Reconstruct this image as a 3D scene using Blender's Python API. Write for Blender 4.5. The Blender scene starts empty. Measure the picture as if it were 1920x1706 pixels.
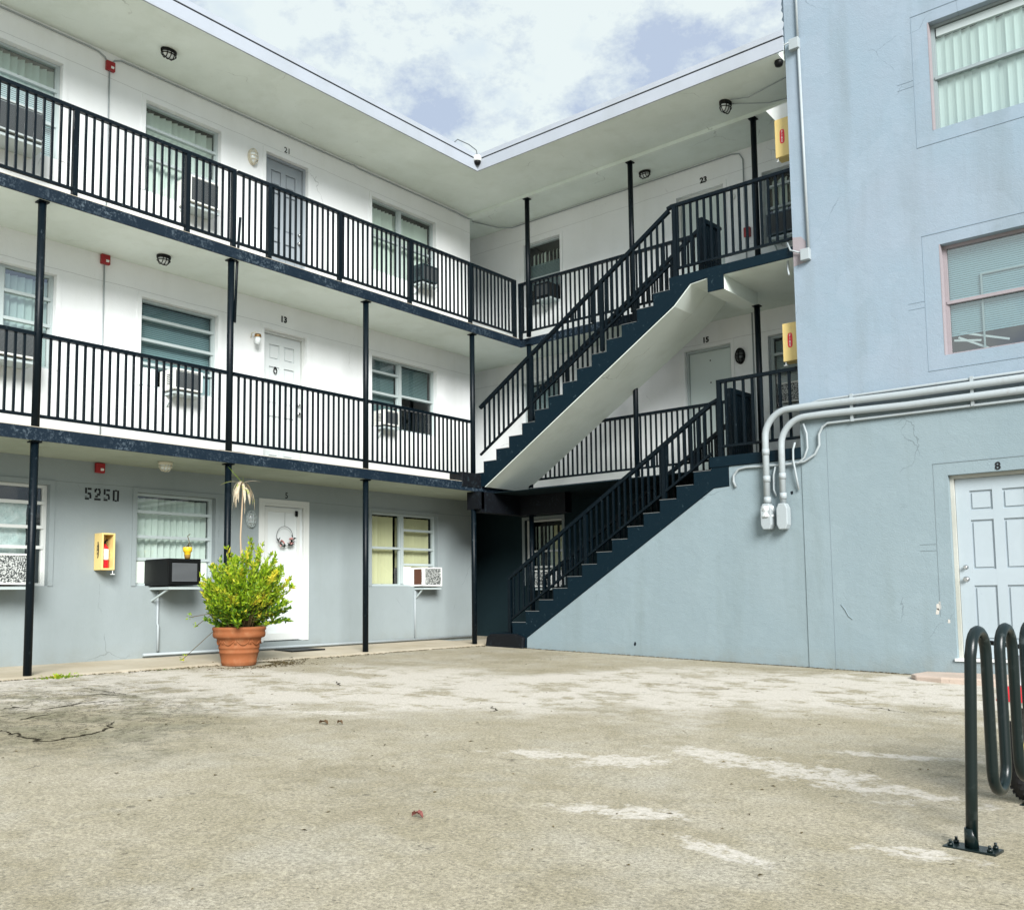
import bpy, math, random
from mathutils import Vector, Matrix
random.seed(7)
scene = bpy.context.scene
C = scene.collection

# ------------------------------------------------------------------ camera
cam_d = bpy.data.cameras.new("Camera"); cam = bpy.data.objects.new("Camera", cam_d); C.objects.link(cam)
scene.camera = cam
F, PX, PY = 1758.85, 960.0, 962.94
yaw, pitch, roll = .6883, .0875, -.0125
def _cam():
    cy, sy = math.cos(yaw), math.sin(yaw)
    dirs = [Vector((cy, 0, -sy)), Vector((sy, 0, cy)), Vector((0, -1, 0))]
    cp, sp = math.cos(pitch), math.sin(pitch)
    Rp = Matrix(((1, 0, 0), (0, cp, sp), (0, -sp, cp)))
    cr, sr = math.cos(roll), math.sin(roll)
    Rr = Matrix(((cr, -sr, 0), (sr, cr, 0), (0, 0, 1)))
    rows = [Rr @ (Rp @ d) for d in dirs]
    right = Vector([r[0] for r in rows]); down = Vector([r[1] for r in rows]); fwd = Vector([r[2] for r in rows])
    m = Matrix.Identity(4)
    for i in range(3):
        m[i][0] = right[i]; m[i][1] = -down[i]; m[i][2] = -fwd[i]
    return m
cam.matrix_world = _cam()
cam_d.sensor_width = 36; cam_d.sensor_fit = 'HORIZONTAL'
cam_d.lens = F / 1920 * 36
cam_d.shift_y = (PY - 853) / 1920
cam_d.clip_start = .05; cam_d.clip_end = 2000

# ------------------------------------------------------------------ world and sun
SUN_EL = math.radians(29)        # bright veiled sun behind the camera's right shoulder
sun_from = Vector((math.cos(SUN_EL) * .80, -math.cos(SUN_EL) * .60, math.sin(SUN_EL)))
w = bpy.data.worlds.new("World"); scene.world = w; w.use_nodes = True
nt = w.node_tree; N = nt.nodes; L = nt.links
for n in list(N): N.remove(n)
out = N.new('ShaderNodeOutputWorld'); bg = N.new('ShaderNodeBackground'); bg.inputs[1].default_value = .1
sky = N.new('ShaderNodeTexSky'); sky.sky_type = 'NISHITA'; sky.sun_disc = False
sky.sun_elevation = SUN_EL; sky.sun_rotation = math.atan2(sun_from.x, sun_from.y)
tc = N.new('ShaderNodeTexCoord')
mp = N.new('ShaderNodeMapping'); mp.inputs['Scale'].default_value = (1, 1, 1.6); mp.inputs['Location'].default_value = (5.3, 2.4, 2.9)
L.new(tc.outputs['Generated'], mp.inputs[0])
n1 = N.new('ShaderNodeTexNoise'); n1.inputs['Scale'].default_value = 2.6; n1.inputs['Detail'].default_value = 6; n1.inputs['Roughness'].default_value = .55
n2 = N.new('ShaderNodeTexNoise'); n2.inputs['Scale'].default_value = 5.6; n2.inputs['Detail'].default_value = 12; n2.inputs['Roughness'].default_value = .66
L.new(mp.outputs[0], n1.inputs[0]); L.new(mp.outputs[0], n2.inputs[0])
r1 = N.new('ShaderNodeValToRGB'); r1.color_ramp.elements[0].position = .40; r1.color_ramp.elements[1].position = .52
r2 = N.new('ShaderNodeValToRGB'); r2.color_ramp.elements[0].position = .495; r2.color_ramp.elements[1].position = .61
L.new(n1.outputs[0], r1.inputs[0]); L.new(n2.outputs[0], r2.inputs[0])
ma = N.new('ShaderNodeMixRGB'); ma.inputs[1].default_value = (3.2, 4.1, 5.3, 1); ma.inputs[2].default_value = (5.4, 5.95, 5.9, 1)   # veiled blue / bright cloud
L.new(r1.outputs[0], ma.inputs[0])
mb_ = N.new('ShaderNodeMixRGB'); mb_.inputs[2].default_value = (3.0, 3.6, 4.7, 1)                                           # lavender grey cloud shade
mulf = N.new('ShaderNodeMath'); mulf.operation = 'MULTIPLY'; mulf.inputs[1].default_value = .9
L.new(r2.outputs[0], mulf.inputs[0]); L.new(mulf.outputs[0], mb_.inputs[0]); L.new(ma.outputs[0], mb_.inputs[1])
mc = N.new('ShaderNodeMixRGB'); mc.inputs[0].default_value = .93
L.new(sky.outputs[0], mc.inputs[1]); L.new(mb_.outputs[0], mc.inputs[2])
L.new(mc.outputs[0], bg.inputs[0]); L.new(bg.outputs[0], out.inputs[0])

sd = bpy.data.lights.new("Sun", 'SUN'); sd.energy = 4.2; sd.angle = math.radians(27); sd.color = (1, .995, .97)
so = bpy.data.objects.new("Sun", sd); C.objects.link(so); so.rotation_euler = sun_from.to_track_quat('Z', 'Y').to_euler()
scene.view_settings.view_transform = 'Standard'; scene.view_settings.look = 'None'
scene.view_settings.exposure = 0.7; scene.view_settings.gamma = 1
scene.render.engine = 'CYCLES'
scene.cycles.max_bounces = 8; scene.cycles.transparent_max_bounces = 12

# ------------------------------------------------------------------ material helper
class NB:
    def __init__(s, mat): s.t = mat.node_tree; s.n = s.t.nodes; s.l = s.t.links; s._tc = None
    def new(s, k, **kw):
        n = s.n.new(k)
        for a, v in kw.items(): setattr(n, a, v)
        return n
    def tc(s):
        if not s._tc: s._tc = s.new('ShaderNodeTexCoord')
        return s._tc.outputs['Object']
    def pos(s):
        g = s.new('ShaderNodeNewGeometry'); return g.outputs['Position']
    def noise(s, scale, detail=4, rough=.5, vec=None, sc3=None):
        n = s.new('ShaderNodeTexNoise'); n.inputs['Scale'].default_value = scale; n.inputs['Detail'].default_value = detail; n.inputs['Roughness'].default_value = rough
        v = vec or s.pos()
        if sc3:
            m = s.new('ShaderNodeMapping'); m.inputs['Scale'].default_value = sc3; s.l.new(v, m.inputs[0]); v = m.outputs[0]
        s.l.new(v, n.inputs[0]); return n.outputs[0]
    def ramp(s, f, a, b, ca=(0, 0, 0, 1), cb=(1, 1, 1, 1)):
        r = s.new('ShaderNodeValToRGB'); r.color_ramp.elements[0].position = a; r.color_ramp.elements[1].position = b
        r.color_ramp.elements[0].color = ca; r.color_ramp.elements[1].color = cb; s.l.new(f, r.inputs[0]); return r.outputs[0]
    def math(s, op, a, b=None, c=None, clamp=False):
        m = s.new('ShaderNodeMath'); m.operation = op; m.use_clamp = clamp
        for i, v in enumerate((a, b, c)):
            if v is None: continue
            if isinstance(v, (int, float)): m.inputs[i].default_value = v
            else: s.l.new(v, m.inputs[i])
        return m.outputs[0]
    def mix(s, f, a, b, mode='MIX'):
        m = s.new('ShaderNodeMixRGB'); m.blend_type = mode
        for i, v in enumerate((f, a, b)):
            if isinstance(v, (int, float)): m.inputs[i].default_value = v
            elif isinstance(v, tuple): m.inputs[i].default_value = v if len(v) == 4 else v + (1,)
            else: s.l.new(v, m.inputs[i])
        return m.outputs[0]
    def sep(s, v):
        m = s.new('ShaderNodeSeparateXYZ'); s.l.new(v, m.inputs[0]); return m.outputs
MATS = {}
def mat(name, col, rough=.6, spec=.3, metal=0, build=None):
    if name in MATS: return MATS[name]
    m = bpy.data.materials.new(name); m.use_nodes = True; b = m.node_tree.nodes['Principled BSDF']
    b.inputs['Base Color'].default_value = tuple(col) + (1,); b.inputs['Roughness'].default_value = rough
    b.inputs['Specular IOR Level'].default_value = spec; b.inputs['Metallic'].default_value = metal
    nb = NB(m)
    if build: build(nb, b)
    MATS[name] = m; return m
def bump(nb, b, h, strength=.3, dist=.01):
    bp = nb.new('ShaderNodeBump'); bp.inputs['Strength'].default_value = strength; bp.inputs['Distance'].default_value = dist
    nb.l.new(h, bp.inputs['Height']); nb.l.new(bp.outputs[0], b.inputs['Normal'])

def stucco(col, stain=(.7, .72, .66), amount=.25, joints=(), bstr=.35, dirt_z=None, cracks=.38):
    def f(nb, b):
        big = nb.noise(.9, 5, .6); mid = nb.noise(5, 5, .6); streak = nb.noise(3.2, 4, .6, sc3=(1, 1, .12))
        f1 = nb.ramp(big, .35, .7); f2 = nb.ramp(streak, .5, .8)
        c = nb.mix(nb.math('MULTIPLY', f1, amount), col, tuple(a * b_ for a, b_ in zip(col, stain)))
        c = nb.mix(nb.math('MULTIPLY', f2, amount * .9), c, tuple(a * b_ for a, b_ in zip(col, (.72, .72, .66))))
        pt = nb.ramp(nb.noise(1.7, 2, .4), .56, .575); c = nb.mix(nb.math('MULTIPLY', pt, amount * .35), c, tuple(min(1, a * 1.12) for a in col))
        sp = nb.ramp(nb.noise(38, 2, .5), .70, .76)
        c = nb.mix(nb.math('MULTIPLY', sp, .22), c, tuple(a * .45 for a in col))
        if joints:                                   # the hairline joints cast in the render at lintel height
            z = nb.sep(nb.pos())[2]; wob = nb.noise(2.2, 3, .6)
            zz = nb.math('ADD', z, nb.math('MULTIPLY', nb.math('SUBTRACT', wob, .5), .035))
            tot = None
            for j in joints:
                d = nb.math('ABSOLUTE', nb.math('SUBTRACT', zz, j)); k = nb.math('LESS_THAN', d, .0035)
                tot = k if tot is None else nb.math('MAXIMUM', tot, k)
            c = nb.mix(nb.math('MULTIPLY', tot, .45), c, tuple(a * .35 for a in col))
        vo = nb.new('ShaderNodeTexVoronoi'); vo.feature = 'DISTANCE_TO_EDGE'; vo.inputs['Scale'].default_value = .55; wv = nb.new('ShaderNodeMixRGB'); wv.inputs[0].default_value = .3
        nn = nb.new('ShaderNodeTexNoise'); nn.inputs['Scale'].default_value = 2.5; nn.inputs['Detail'].default_value = 6; nb.l.new(nb.pos(), nn.inputs[0]); nb.l.new(nb.pos(), wv.inputs[1]); nb.l.new(nn.outputs['Color'], wv.inputs[2]); nb.l.new(wv.outputs[0], vo.inputs['Vector'])
        ck = nb.math('MULTIPLY', nb.math('LESS_THAN', vo.outputs['Distance'], .0016), nb.ramp(nb.noise(1.1, 3, .6), .54, .60))       # hairline cracks
        c = nb.mix(nb.math('MULTIPLY', ck, cracks), c, tuple(a * .3 for a in col))
        if dirt_z is not None:                       # splash dirt just above the paving
            z = nb.sep(nb.pos())[2]
            d = nb.math('SUBTRACT', 1, nb.math('DIVIDE', nb.math('SUBTRACT', z, dirt_z), .28), clamp=True)
            d = nb.math('MULTIPLY', d, nb.ramp(mid, .3, .7)); c = nb.mix(nb.math('MULTIPLY', d, .4), c, (.2, .19, .14))
        nb.l.new(c, b.inputs['Base Color'])
        h = nb.math('ADD', nb.math('MULTIPLY', nb.noise(70, 3, .6), .5), nb.math('MULTIPLY', nb.noise(6, 6, .6, sc3=(1, 1, 1.35)), .9))
        bump(nb, b, h, bstr, .012)
    return f
def chipped(col, under, amt=.5, th=(.55, .62), bs=.35, sc=22):
    def f(nb, b):
        a = nb.noise(sc, 6, .65); fac = nb.ramp(a, *th); big = nb.ramp(nb.noise(2.3, 4, .6), .4, .65)
        c = nb.mix(nb.math('MULTIPLY', nb.math('MULTIPLY', fac, big), amt), col, under)
        nb.l.new(c, b.inputs['Base Color']); bump(nb, b, a, bs, .006)
    return f

WHITE = mat('white_stucco', (.85, .87, .88), .85, .15, build=stucco((.85, .87, .88), joints=(4.10, 6.84), amount=.22))
GREY = mat('grey_blue_stucco', (.40, .46, .485), .85, .15, build=stucco((.272, .312, .322), joints=(1.47,), dirt_z=-.80))
DTEAL = mat('dark_teal_stucco', (.04, .075, .085), .8, .15, build=stucco((.011, .025, .031), amount=.4))  # very dark teal tone on the ground floor recess walls
BLOCKUP = mat('pale_blue_stucco', (.52, .63, .71), .85, .15, build=stucco((.262, .318, .378), stain=(.86, .97, .98), amount=.6, bstr=.5))
BLOCKLO = mat('cool_grey_stucco', (.43, .50, .53), .85, .15, build=stucco((.235, .295, .32), stain=(.86, .9, .92), amount=.5, bstr=.6, dirt_z=-.97))
SOFFIT = mat('soffit_paint', (.60, .62, .56), .9, .1, build=stucco((.76, .83, .79), amount=.35, bstr=.15))
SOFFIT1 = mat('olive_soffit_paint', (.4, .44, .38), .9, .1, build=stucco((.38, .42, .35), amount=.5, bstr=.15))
FASCIA = mat('fascia_paint', (.74, .78, .84), .6, .3, build=stucco((.37, .40, .45), amount=.3, bstr=.08, cracks=0))
EDGE = mat('slab_edge_paint', (.03, .055, .075), .6, .2, build=chipped((.004, .012, .022), (.13, .17, .20), .75, (.50, .68), .9, 34))
BEAM = mat('dark_beam_paint', (.012, .018, .024), .6, .3, build=chipped((.001, .002, .004), (.03, .05, .06), .5))
METAL = mat('black_rail_paint', (.012, .022, .028), .4, .18, build=chipped((.0015, .005, .008), (.05, .07, .08), .6, (.6, .68), .25))
STAIR = mat('stair_blue_black_paint', (.014, .035, .055), .55, .15, build=chipped((.0015, .010, .017), (.09, .14, .16), .6, (.62, .69), .5, 16))
TREADEDGE = mat('worn_tread_edge', (.17, .18, .18), .8, .2)
ALU = mat('aluminium_frame', (.42, .48, .48), .45, .4, .0)
ALUD = mat('dull_window_frame', (.25, .30, .31), .5, .4)
OLDTRIM = mat('aged_cream_trim', (.46, .46, .42), .7, .2, build=stucco((.46, .46, .42), amount=.7, bstr=.3))
TRIMW = mat('white_trim', (.60, .62, .60), .5, .4)
PINK = mat('pinkish_trim', (.50, .44, .46), .7, .2, build=stucco((.31, .275, .295), amount=.4, bstr=.2))
DARKIN = mat('dark_interior', (.02, .03, .03), .9, .1)
DARKGAP = mat('shadow_gap_metal', (.01, .015, .02), .7, .1)
CONC = mat('walkway_concrete', (.44, .39, .30), .9, .1, build=stucco((.50, .45, .36), stain=(.62, .55, .42), amount=.6, bstr=.5))
PIPEM = mat('painted_pipe', (.62, .68, .70), .5, .4, build=chipped((.33, .37, .385), (.24, .22, .22), .5, (.5, .7), .1))
PLASTICW = mat('white_plastic', (.78, .8, .78), .4, .4)
RED = mat('red_paint', (.30, .012, .015), .4, .4)
REDB = mat('bright_red_plastic', (.62, .01, .02), .3, .5)
YELB = mat('yellow_cabinet', (.72, .52, .16), .5, .3, build=chipped((.74, .56, .22), (.5, .42, .3), .4))
TERRA = mat('terracotta', (.36, .13, .05), .75, .2, build=chipped((.25, .085, .032), (.36, .19, .10), .6, (.45, .7), .3, 9))
BLACKP = mat('black_plastic', (.003, .0035, .004), .5, .25)
NUM = mat('black_number_paint', (.008, .009, .011), .6, .3)
CHROME = mat('chrome', (.6, .6, .6), .2, .5, 1.0)
GRILLE = mat('grille_grey', (.09, .10, .105), .5, .3)
ACWHITE = mat('off_white_ac', (.70, .71, .66), .5, .3, build=chipped((.70, .71, .67), (.4, .36, .25), .4, (.5, .65), .1, 12))
GLASSW = mat('lamp_glass', (.75, .8, .8), .15, .6)
CREAMP = mat('cream_lamp', (.62, .58, .46), .5, .3)
DOORW = mat('white_door', (.64, .68, .68), .5, .35)
DOORG = mat('grey_door', (.29, .325, .355), .5, .35)
DOORB = mat('pale_blue_door', (.60, .72, .78), .45, .35, build=stucco((.375, .43, .465), stain=(.85, .9, .9), amount=.4, bstr=.05, cracks=0))
DOOR15 = mat('pale_green_grey_door', (.62, .70, .68), .5, .35)

def glass_mat(name, tint, refl=.12):
    m = bpy.data.materials.new(name); m.use_nodes = True; nt = m.node_tree
    for n in list(nt.nodes): nt.nodes.remove(n)
    o = nt.nodes.new('ShaderNodeOutputMaterial'); t = nt.nodes.new('ShaderNodeBsdfTransparent'); t.inputs[0].default_value = tint + (1,)
    g = nt.nodes.new('ShaderNodeBsdfGlossy'); g.inputs['Roughness'].default_value = .03; mx = nt.nodes.new('ShaderNodeMixShader')
    lw = nt.nodes.new('ShaderNodeLayerWeight'); lw.inputs[0].default_value = .35
    r = nt.nodes.new('ShaderNodeMath'); r.operation = 'MULTIPLY_ADD'; r.inputs[1].default_value = .35; r.inputs[2].default_value = refl
    nt.links.new(lw.outputs['Fresnel'], r.inputs[0]); nt.links.new(r.outputs[0], mx.inputs[0])
    nt.links.new(t.outputs[0], mx.inputs[1]); nt.links.new(g.outputs[0], mx.inputs[2]); nt.links.new(mx.outputs[0], o.inputs[0])
    MATS[name] = m; return m
GLASS = glass_mat('window_glass', (.93, .98, .97), .10)
GLASSD = glass_mat('window_glass_matt', (.90, .97, .97), .02); GLASSR = glass_mat('window_glass_bright', (.85, .95, .96), .26)
def curtain_mat(name, col):
    def f(nb, b):
        b.inputs['Roughness'].default_value = .9
    return mat(name, col, .9, .1, build=f)
CUR_G = curtain_mat('pale_green_curtain', (.80, .88, .80)); CUR_Y = curtain_mat('cream_curtain', (.80, .76, .48)); CUR_W = curtain_mat('white_blind', (.80, .88, .88))
CUR_WIDE = curtain_mat('pale_wide_blind', (.60, .69, .67)); CUR_T = curtain_mat('teal_grey_blind', (.20, .29, .30)); CUR_D = curtain_mat('dim_blind', (.30, .40, .42))
def plastic(nb, b):
    v = nb.noise(9, 6, .7); c = nb.mix(nb.ramp(v, .4, .62), (.62, .74, .72), (.86, .92, .9)); nb.l.new(c, b.inputs['Base Color']); bump(nb, b, v, .9, .05)
PLAS = mat('crinkled_plastic', (.7, .8, .78), .25, .6, build=plastic)
def damaged(nb, b):
    v = nb.noise(60, 3, .7); c = nb.mix(nb.ramp(v, .49, .53), (.025, .03, .03), (.50, .52, .50)); nb.l.new(c, b.inputs['Base Color'])
FINS = mat('bent_condenser_fins', (.3, .3, .3), .5, .5, build=damaged)

# ground: weathered asphalt and concrete lot
def ground_build(nb, b):
    P = nb.pos(); x, y, z = nb.sep(P)
    fine = nb.noise(120, 4, .78); grit = nb.noise(230, 2, .6); mid = nb.noise(6, 6, .65); big = nb.noise(.55, 5, .6)
    base = nb.mix(nb.ramp(big, .32, .68), (.305, .268, .185), (.405, .365, .285))
    base = nb.mix(nb.math('MULTIPLY', nb.ramp(mid, .42, .66), .35), base, (.23, .205, .13))
    base = nb.mix(nb.math('MULTIPLY', nb.ramp(nb.noise(1.3, 5, .65), .48, .66), .5), base, (.40, .375, .315))
    base = nb.mix(nb.math('MULTIPLY', nb.ramp(nb.noise(.75, 6, .66), .50, .64), .45), base, (.225, .195, .125))
    ga = nb.math('MULTIPLY', nb.math('SUBTRACT', nb.noise(58, 6, .84), .36), 3.6, clamp=True)       # aggregate, a centimetre across
    gf = nb.math('ADD', nb.math('MULTIPLY', ga, .98), .55); gcol = nb.new('ShaderNodeCombineXYZ')
    for i_ in range(3): nb.l.new(gf, gcol.inputs[i_])
    base = nb.mix(1, base, gcol.outputs[0], 'MULTIPLY')
    base = nb.mix(nb.math('MULTIPLY', nb.ramp(grit, .56, .64), .6), base, (.10, .095, .085))
    base = nb.mix(nb.math('MULTIPLY', nb.ramp(nb.noise(26, 3, .6), .66, .70), .6), base, (.07, .062, .05))
    # pale worn slab area in the far part of the lot, streaked along it
    band = nb.noise(.9, 6, .62); wob = nb.math('MULTIPLY', nb.math('SUBTRACT', band, .5), 5.0)
    def belt(c, hw):   # distance to line y + k x = c
        s = nb.math('ADD', nb.math('SUBTRACT', y, nb.math('MULTIPLY', x, .85)), wob)
        d = nb.math('ABSOLUTE', nb.math('SUBTRACT', s, c)); return nb.math('SUBTRACT', 1, nb.math('DIVIDE', d, hw), clamp=True)
    far = nb.math('MULTIPLY', nb.ramp(belt(12.7, 3.0), .05, .45), nb.ramp(nb.noise(1.9, 10, .78), .42, .50))
    pale = nb.math('MULTIPLY', far, .85)
    edge = nb.math('MULTIPLY', nb.math('SUBTRACT', nb.noise(5.5, 9, .72), .5), 5.5)
    for (cx, cy, ang, rx, ry) in PATCHES:
        m = nb.new('ShaderNodeMapping'); m.vector_type = 'TEXTURE'; m.inputs['Location'].default_value = (cx, cy, 0)
        m.inputs['Rotation'].default_value = (0, 0, ang); m.inputs['Scale'].default_value = (rx, ry, 1000)
        nb.l.new(P, m.inputs[0]); ln = nb.new('ShaderNodeVectorMath'); ln.operation = 'LENGTH'; nb.l.new(m.outputs[0], ln.inputs[0])
        d = nb.math('ADD', ln.outputs['Value'], edge); k = nb.math('SUBTRACT', 1, nb.math('MULTIPLY', nb.math('SUBTRACT', d, .75), 1.6), clamp=True)
        pale = nb.math('MAXIMUM', pale, nb.math('MULTIPLY', nb.math('MULTIPLY', k, nb.ramp(nb.noise(16, 5, .75), .38, .50)), .85))
    pc = nb.mix(ga, (.42, .385, .325), (.68, .635, .575))
    c = nb.mix(pale, base, pc)
    # cracks
    vo = nb.new('ShaderNodeTexVoronoi'); vo.feature = 'DISTANCE_TO_EDGE'; vo.inputs['Scale'].default_value = .5
    wv = nb.new('ShaderNodeMixRGB'); wv.inputs[0].default_value = .34; nb.l.new(P, wv.inputs[1])
    nn = nb.new('ShaderNodeTexNoise'); nn.inputs['Scale'].default_value = 2.2; nn.inputs['Detail'].default_value = 6; nb.l.new(P, nn.inputs[0]); nb.l.new(nn.outputs['Color'], wv.inputs[2])
    nb.l.new(wv.outputs[0], vo.inputs['Vector'])
    ck = nb.math('LESS_THAN', vo.outputs['Distance'], .0022); ck = nb.math('MULTIPLY', ck, nb.ramp(nb.noise(1.7, 4, .6), .55, .62))
    c = nb.mix(nb.math('MULTIPLY', ck, .55), c, (.08, .07, .055))
    # broken, cracked corner near the left kerb, with dirt and moss
    m = nb.new('ShaderNodeMapping'); m.vector_type = 'TEXTURE'; m.inputs['Location'].default_value = (-7.8, 3.75, 0); m.inputs['Scale'].default_value = (1.9, .95, 1000)
    m.inputs['Rotation'].default_value = (0, 0, -.3)
    nb.l.new(P, m.inputs[0]); ln = nb.new('ShaderNodeVectorMath'); ln.operation = 'LENGTH'; nb.l.new(m.outputs[0], ln.inputs[0])
    k = nb.math('SUBTRACT', 1.6, nb.math('ADD', ln.outputs['Value'], nb.math('MULTIPLY', edge, .35)), clamp=True)
    rid = nb.noise(3.4, 8, .75); rr = nb.math('LESS_THAN', nb.math('ABSOLUTE', nb.math('SUBTRACT', rid, .5)), .016)
    dd = nb.ramp(nb.noise(2.6, 5, .7), .45, .62)
    c = nb.mix(nb.math('MULTIPLY', nb.math('MULTIPLY', k, dd), .75), c, (.17, .16, .10))
    c = nb.mix(nb.math('MULTIPLY', k, nb.math('MULTIPLY', rr, .75)), c, (.045, .04, .03))
    # dark scuffs and gum spots
    vs = nb.new('ShaderNodeTexVoronoi'); vs.inputs['Scale'].default_value = 2.1; nb.l.new(P, vs.inputs['Vector'])
    sp = nb.math('LESS_THAN', vs.outputs['Distance'], .045); c = nb.mix(nb.math('MULTIPLY', sp, .45), c, (.08, .075, .06))
    nb.l.new(c, b.inputs['Base Color'])
    h = nb.math('ADD', nb.math('MULTIPLY', fine, 1.0), nb.math('MULTIPLY', mid, .8)); h = nb.math('SUBTRACT', h, nb.math('MULTIPLY', ck, 2))
    bump(nb, b, h, .35, .006)
PATCHES = []     # filled below, before the material is made

# ------------------------------------------------------------------ mesh builder
class MB:
    def __init__(s): s.v = []; s.f = []; s.smooth = False
    def box(s, x0, x1, y0, y1, z0, z1):
        i = len(s.v); s.v += [(x0, y0, z0), (x1, y0, z0), (x1, y1, z0), (x0, y1, z0), (x0, y0, z1), (x1, y0, z1), (x1, y1, z1), (x0, y1, z1)]
        s.f += [tuple(i + k for k in q) for q in ((0, 3, 2, 1), (4, 5, 6, 7), (0, 1, 5, 4), (1, 2, 6, 5), (2, 3, 7, 6), (3, 0, 4, 7))]; return s
    def quad(s, a, b, c, d):
        i = len(s.v); s.v += [a, b, c, d]; s.f.append((i, i + 1, i + 2, i + 3)); return s
    def poly(s, pts):
        i = len(s.v); s.v += pts; s.f.append(tuple(range(i, i + len(pts)))); return s
    def prism(s, pts, axis, a, b):
        """2-D polygon extruded: axis 'y' takes (x,z) points, axis 'x' takes (y,z), axis 'z' takes (x,y)"""
        def P(p, t): return {'y': (p[0], t, p[1]), 'x': (t, p[0], p[1]), 'z': (p[0], p[1], t)}[axis]
        n = len(pts); i = len(s.v); s.v += [P(p, a) for p in pts] + [P(p, b) for p in pts]
        s.f += [tuple(i + k for k in range(n)), tuple(i + n + k for k in reversed(range(n)))]
        for k in range(n): s.f.append((i + k, i + n + k, i + n + (k + 1) % n, i + (k + 1) % n))
        return s
    def tube(s, pts, r, seg=10, caps=True):
        s.smooth = True; pts = [Vector(p) for p in pts]; n = len(pts); rings = []
        rr = r if isinstance(r, (list, tuple)) else [r] * n
        up = Vector((0, 0, 1)); prev = None
        for k in range(n):
            d = (pts[min(k + 1, n - 1)] - pts[max(k - 1, 0)]).normalized()
            if prev is None:
                u = d.cross(up)
                if u.length < .05: u = d.cross(Vector((1, 0, 0)))
                u.normalize()
            else:
                u = (prev - d * prev.dot(d)).normalized()
            prev = u; v = d.cross(u); i = len(s.v)
            s.v += [tuple(pts[k] + (u * math.cos(2 * math.pi * j / seg) + v * math.sin(2 * math.pi * j / seg)) * rr[k]) for j in range(seg)]
            rings.append(i)
        for k in range(n - 1):
            a, b = rings[k], rings[k + 1]
            for j in range(seg): s.f.append((a + j, a + (j + 1) % seg, b + (j + 1) % seg, b + j))
        if caps: s.f += [tuple(rings[0] + j for j in reversed(range(seg))), tuple(rings[-1] + j for j in range(seg))]
        return s
    def lathe(s, prof, c=(0, 0, 0), seg=32, squash=(1, 1)):
        s.smooth = True; i = len(s.v); n = len(prof)
        for r, z in prof:
            s.v += [(c[0] + r * squash[0] * math.cos(2 * math.pi * j / seg), c[1] + r * squash[1] * math.sin(2 * math.pi * j / seg), c[2] + z) for j in range(seg)]
        for k in range(n - 1):
            for j in range(seg): s.f.append((i + k * seg + j, i + k * seg + (j + 1) % seg, i + (k + 1) * seg + (j + 1) % seg, i + (k + 1) * seg + j))
        s.f += [tuple(i + j for j in reversed(range(seg))), tuple(i + (n - 1) * seg + j for j in range(seg))]
        return s
    def bar(s, a, b, w, h=None):
        """rectangular bar between two points, vertical sides"""
        h = h or w; a = Vector(a); b = Vector(b); d = (b - a).normalized(); side = d.cross(Vector((0, 0, 1)))
        if side.length < .01: side = Vector((1, 0, 0))
        side.normalize(); up = side.cross(d); i = len(s.v)
        for p in (a, b): s.v += [tuple(p + side * sx * w / 2 + up * sz * h / 2) for sx, sz in ((-1, -1), (1, -1), (1, 1), (-1, 1))]
        s.f += [tuple(i + k for k in q) for q in ((0, 1, 2, 3), (7, 6, 5, 4), (0, 4, 5, 1), (1, 5, 6, 2), (2, 6, 7, 3), (3, 7, 4, 0))]; return s
    def mesh(s, name, m, off=None, bevel=0):
        me = bpy.data.meshes.new(name); vs = s.v if off is None else [(a[0] - off[0], a[1] - off[1], a[2] - off[2]) for a in s.v]
        me.from_pydata(vs, [], s.f); me.materials.append(m); me.update()
        if s.smooth:
            for p in me.polygons: p.use_smooth = len(p.vertices) <= 4
        return me
    def build(s, name, m, parent=None, world=True, bevel=0):
        off = tuple(parent_loc(parent)) if (parent is not None and world) else None
        o = bpy.data.objects.new(name, s.mesh(name, m, off)); C.objects.link(o)
        if parent is not None: o.parent = parent
        if s.smooth:
            pass
        if bevel:
            bm = o.modifiers.new('bevel', 'BEVEL'); bm.width = bevel; bm.segments = 2; bm.limit_method = 'ANGLE'
        return o
def parent_loc(p):
    v = Vector((0, 0, 0))
    while p is not None: v = v + p.location; p = p.parent
    return v
def tag(o, label=None, cat=None, group=None, kind=None):
    if label: o['label'] = label
    if cat: o['category'] = cat
    if group: o['group'] = group
    if kind: o['kind'] = kind
    return o
def thing(name, label, cat, loc=(0, 0, 0), rz=0, group=None):
    o = bpy.data.objects.new(name, None); C.objects.link(o); o.location = loc; o.rotation_euler = (0, 0, rz); o.empty_display_size = .1
    return tag(o, label, cat, group)
def flat(o):                       # flat shading back on box-like tubes
    for p in o.data.polygons: p.use_smooth = False
    return o

# ------------------------------------------------------------------ main measurements (metres, camera at the origin)
XL, YR, YB = -11.5, 13.75, 11.76          # left wing wall, right wing wall, side block wall
XS, YS = -10.36, 12.91                    # balcony slab edges
Z0, S2, S3, ZR = -.77, 1.885, 4.583, 7.175
def gz(x, y): return -.834 - .027 * (x + 9.4)

PATCHES += [(-2.72, 5.42, -.1, .42, .13), (-2.05, 5.22, -.2, .55, .19), (-2.5, 3.84, .5, .24, .10), (-1.79, 3.52, -.36, .20, .06), (-1.23, 4.03, .1, .15, .08),
            (-3.70, 4.74, .4, .22, .12), (-3.15, 4.93, 1.1, .24, .14), (-6.1, 5.0, .6, .35, .10), (-1.9, 6.2, .3, .35, .08)]
GROUND = mat('weathered_asphalt', (.38, .37, .32), .92, .15, build=ground_build)
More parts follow.
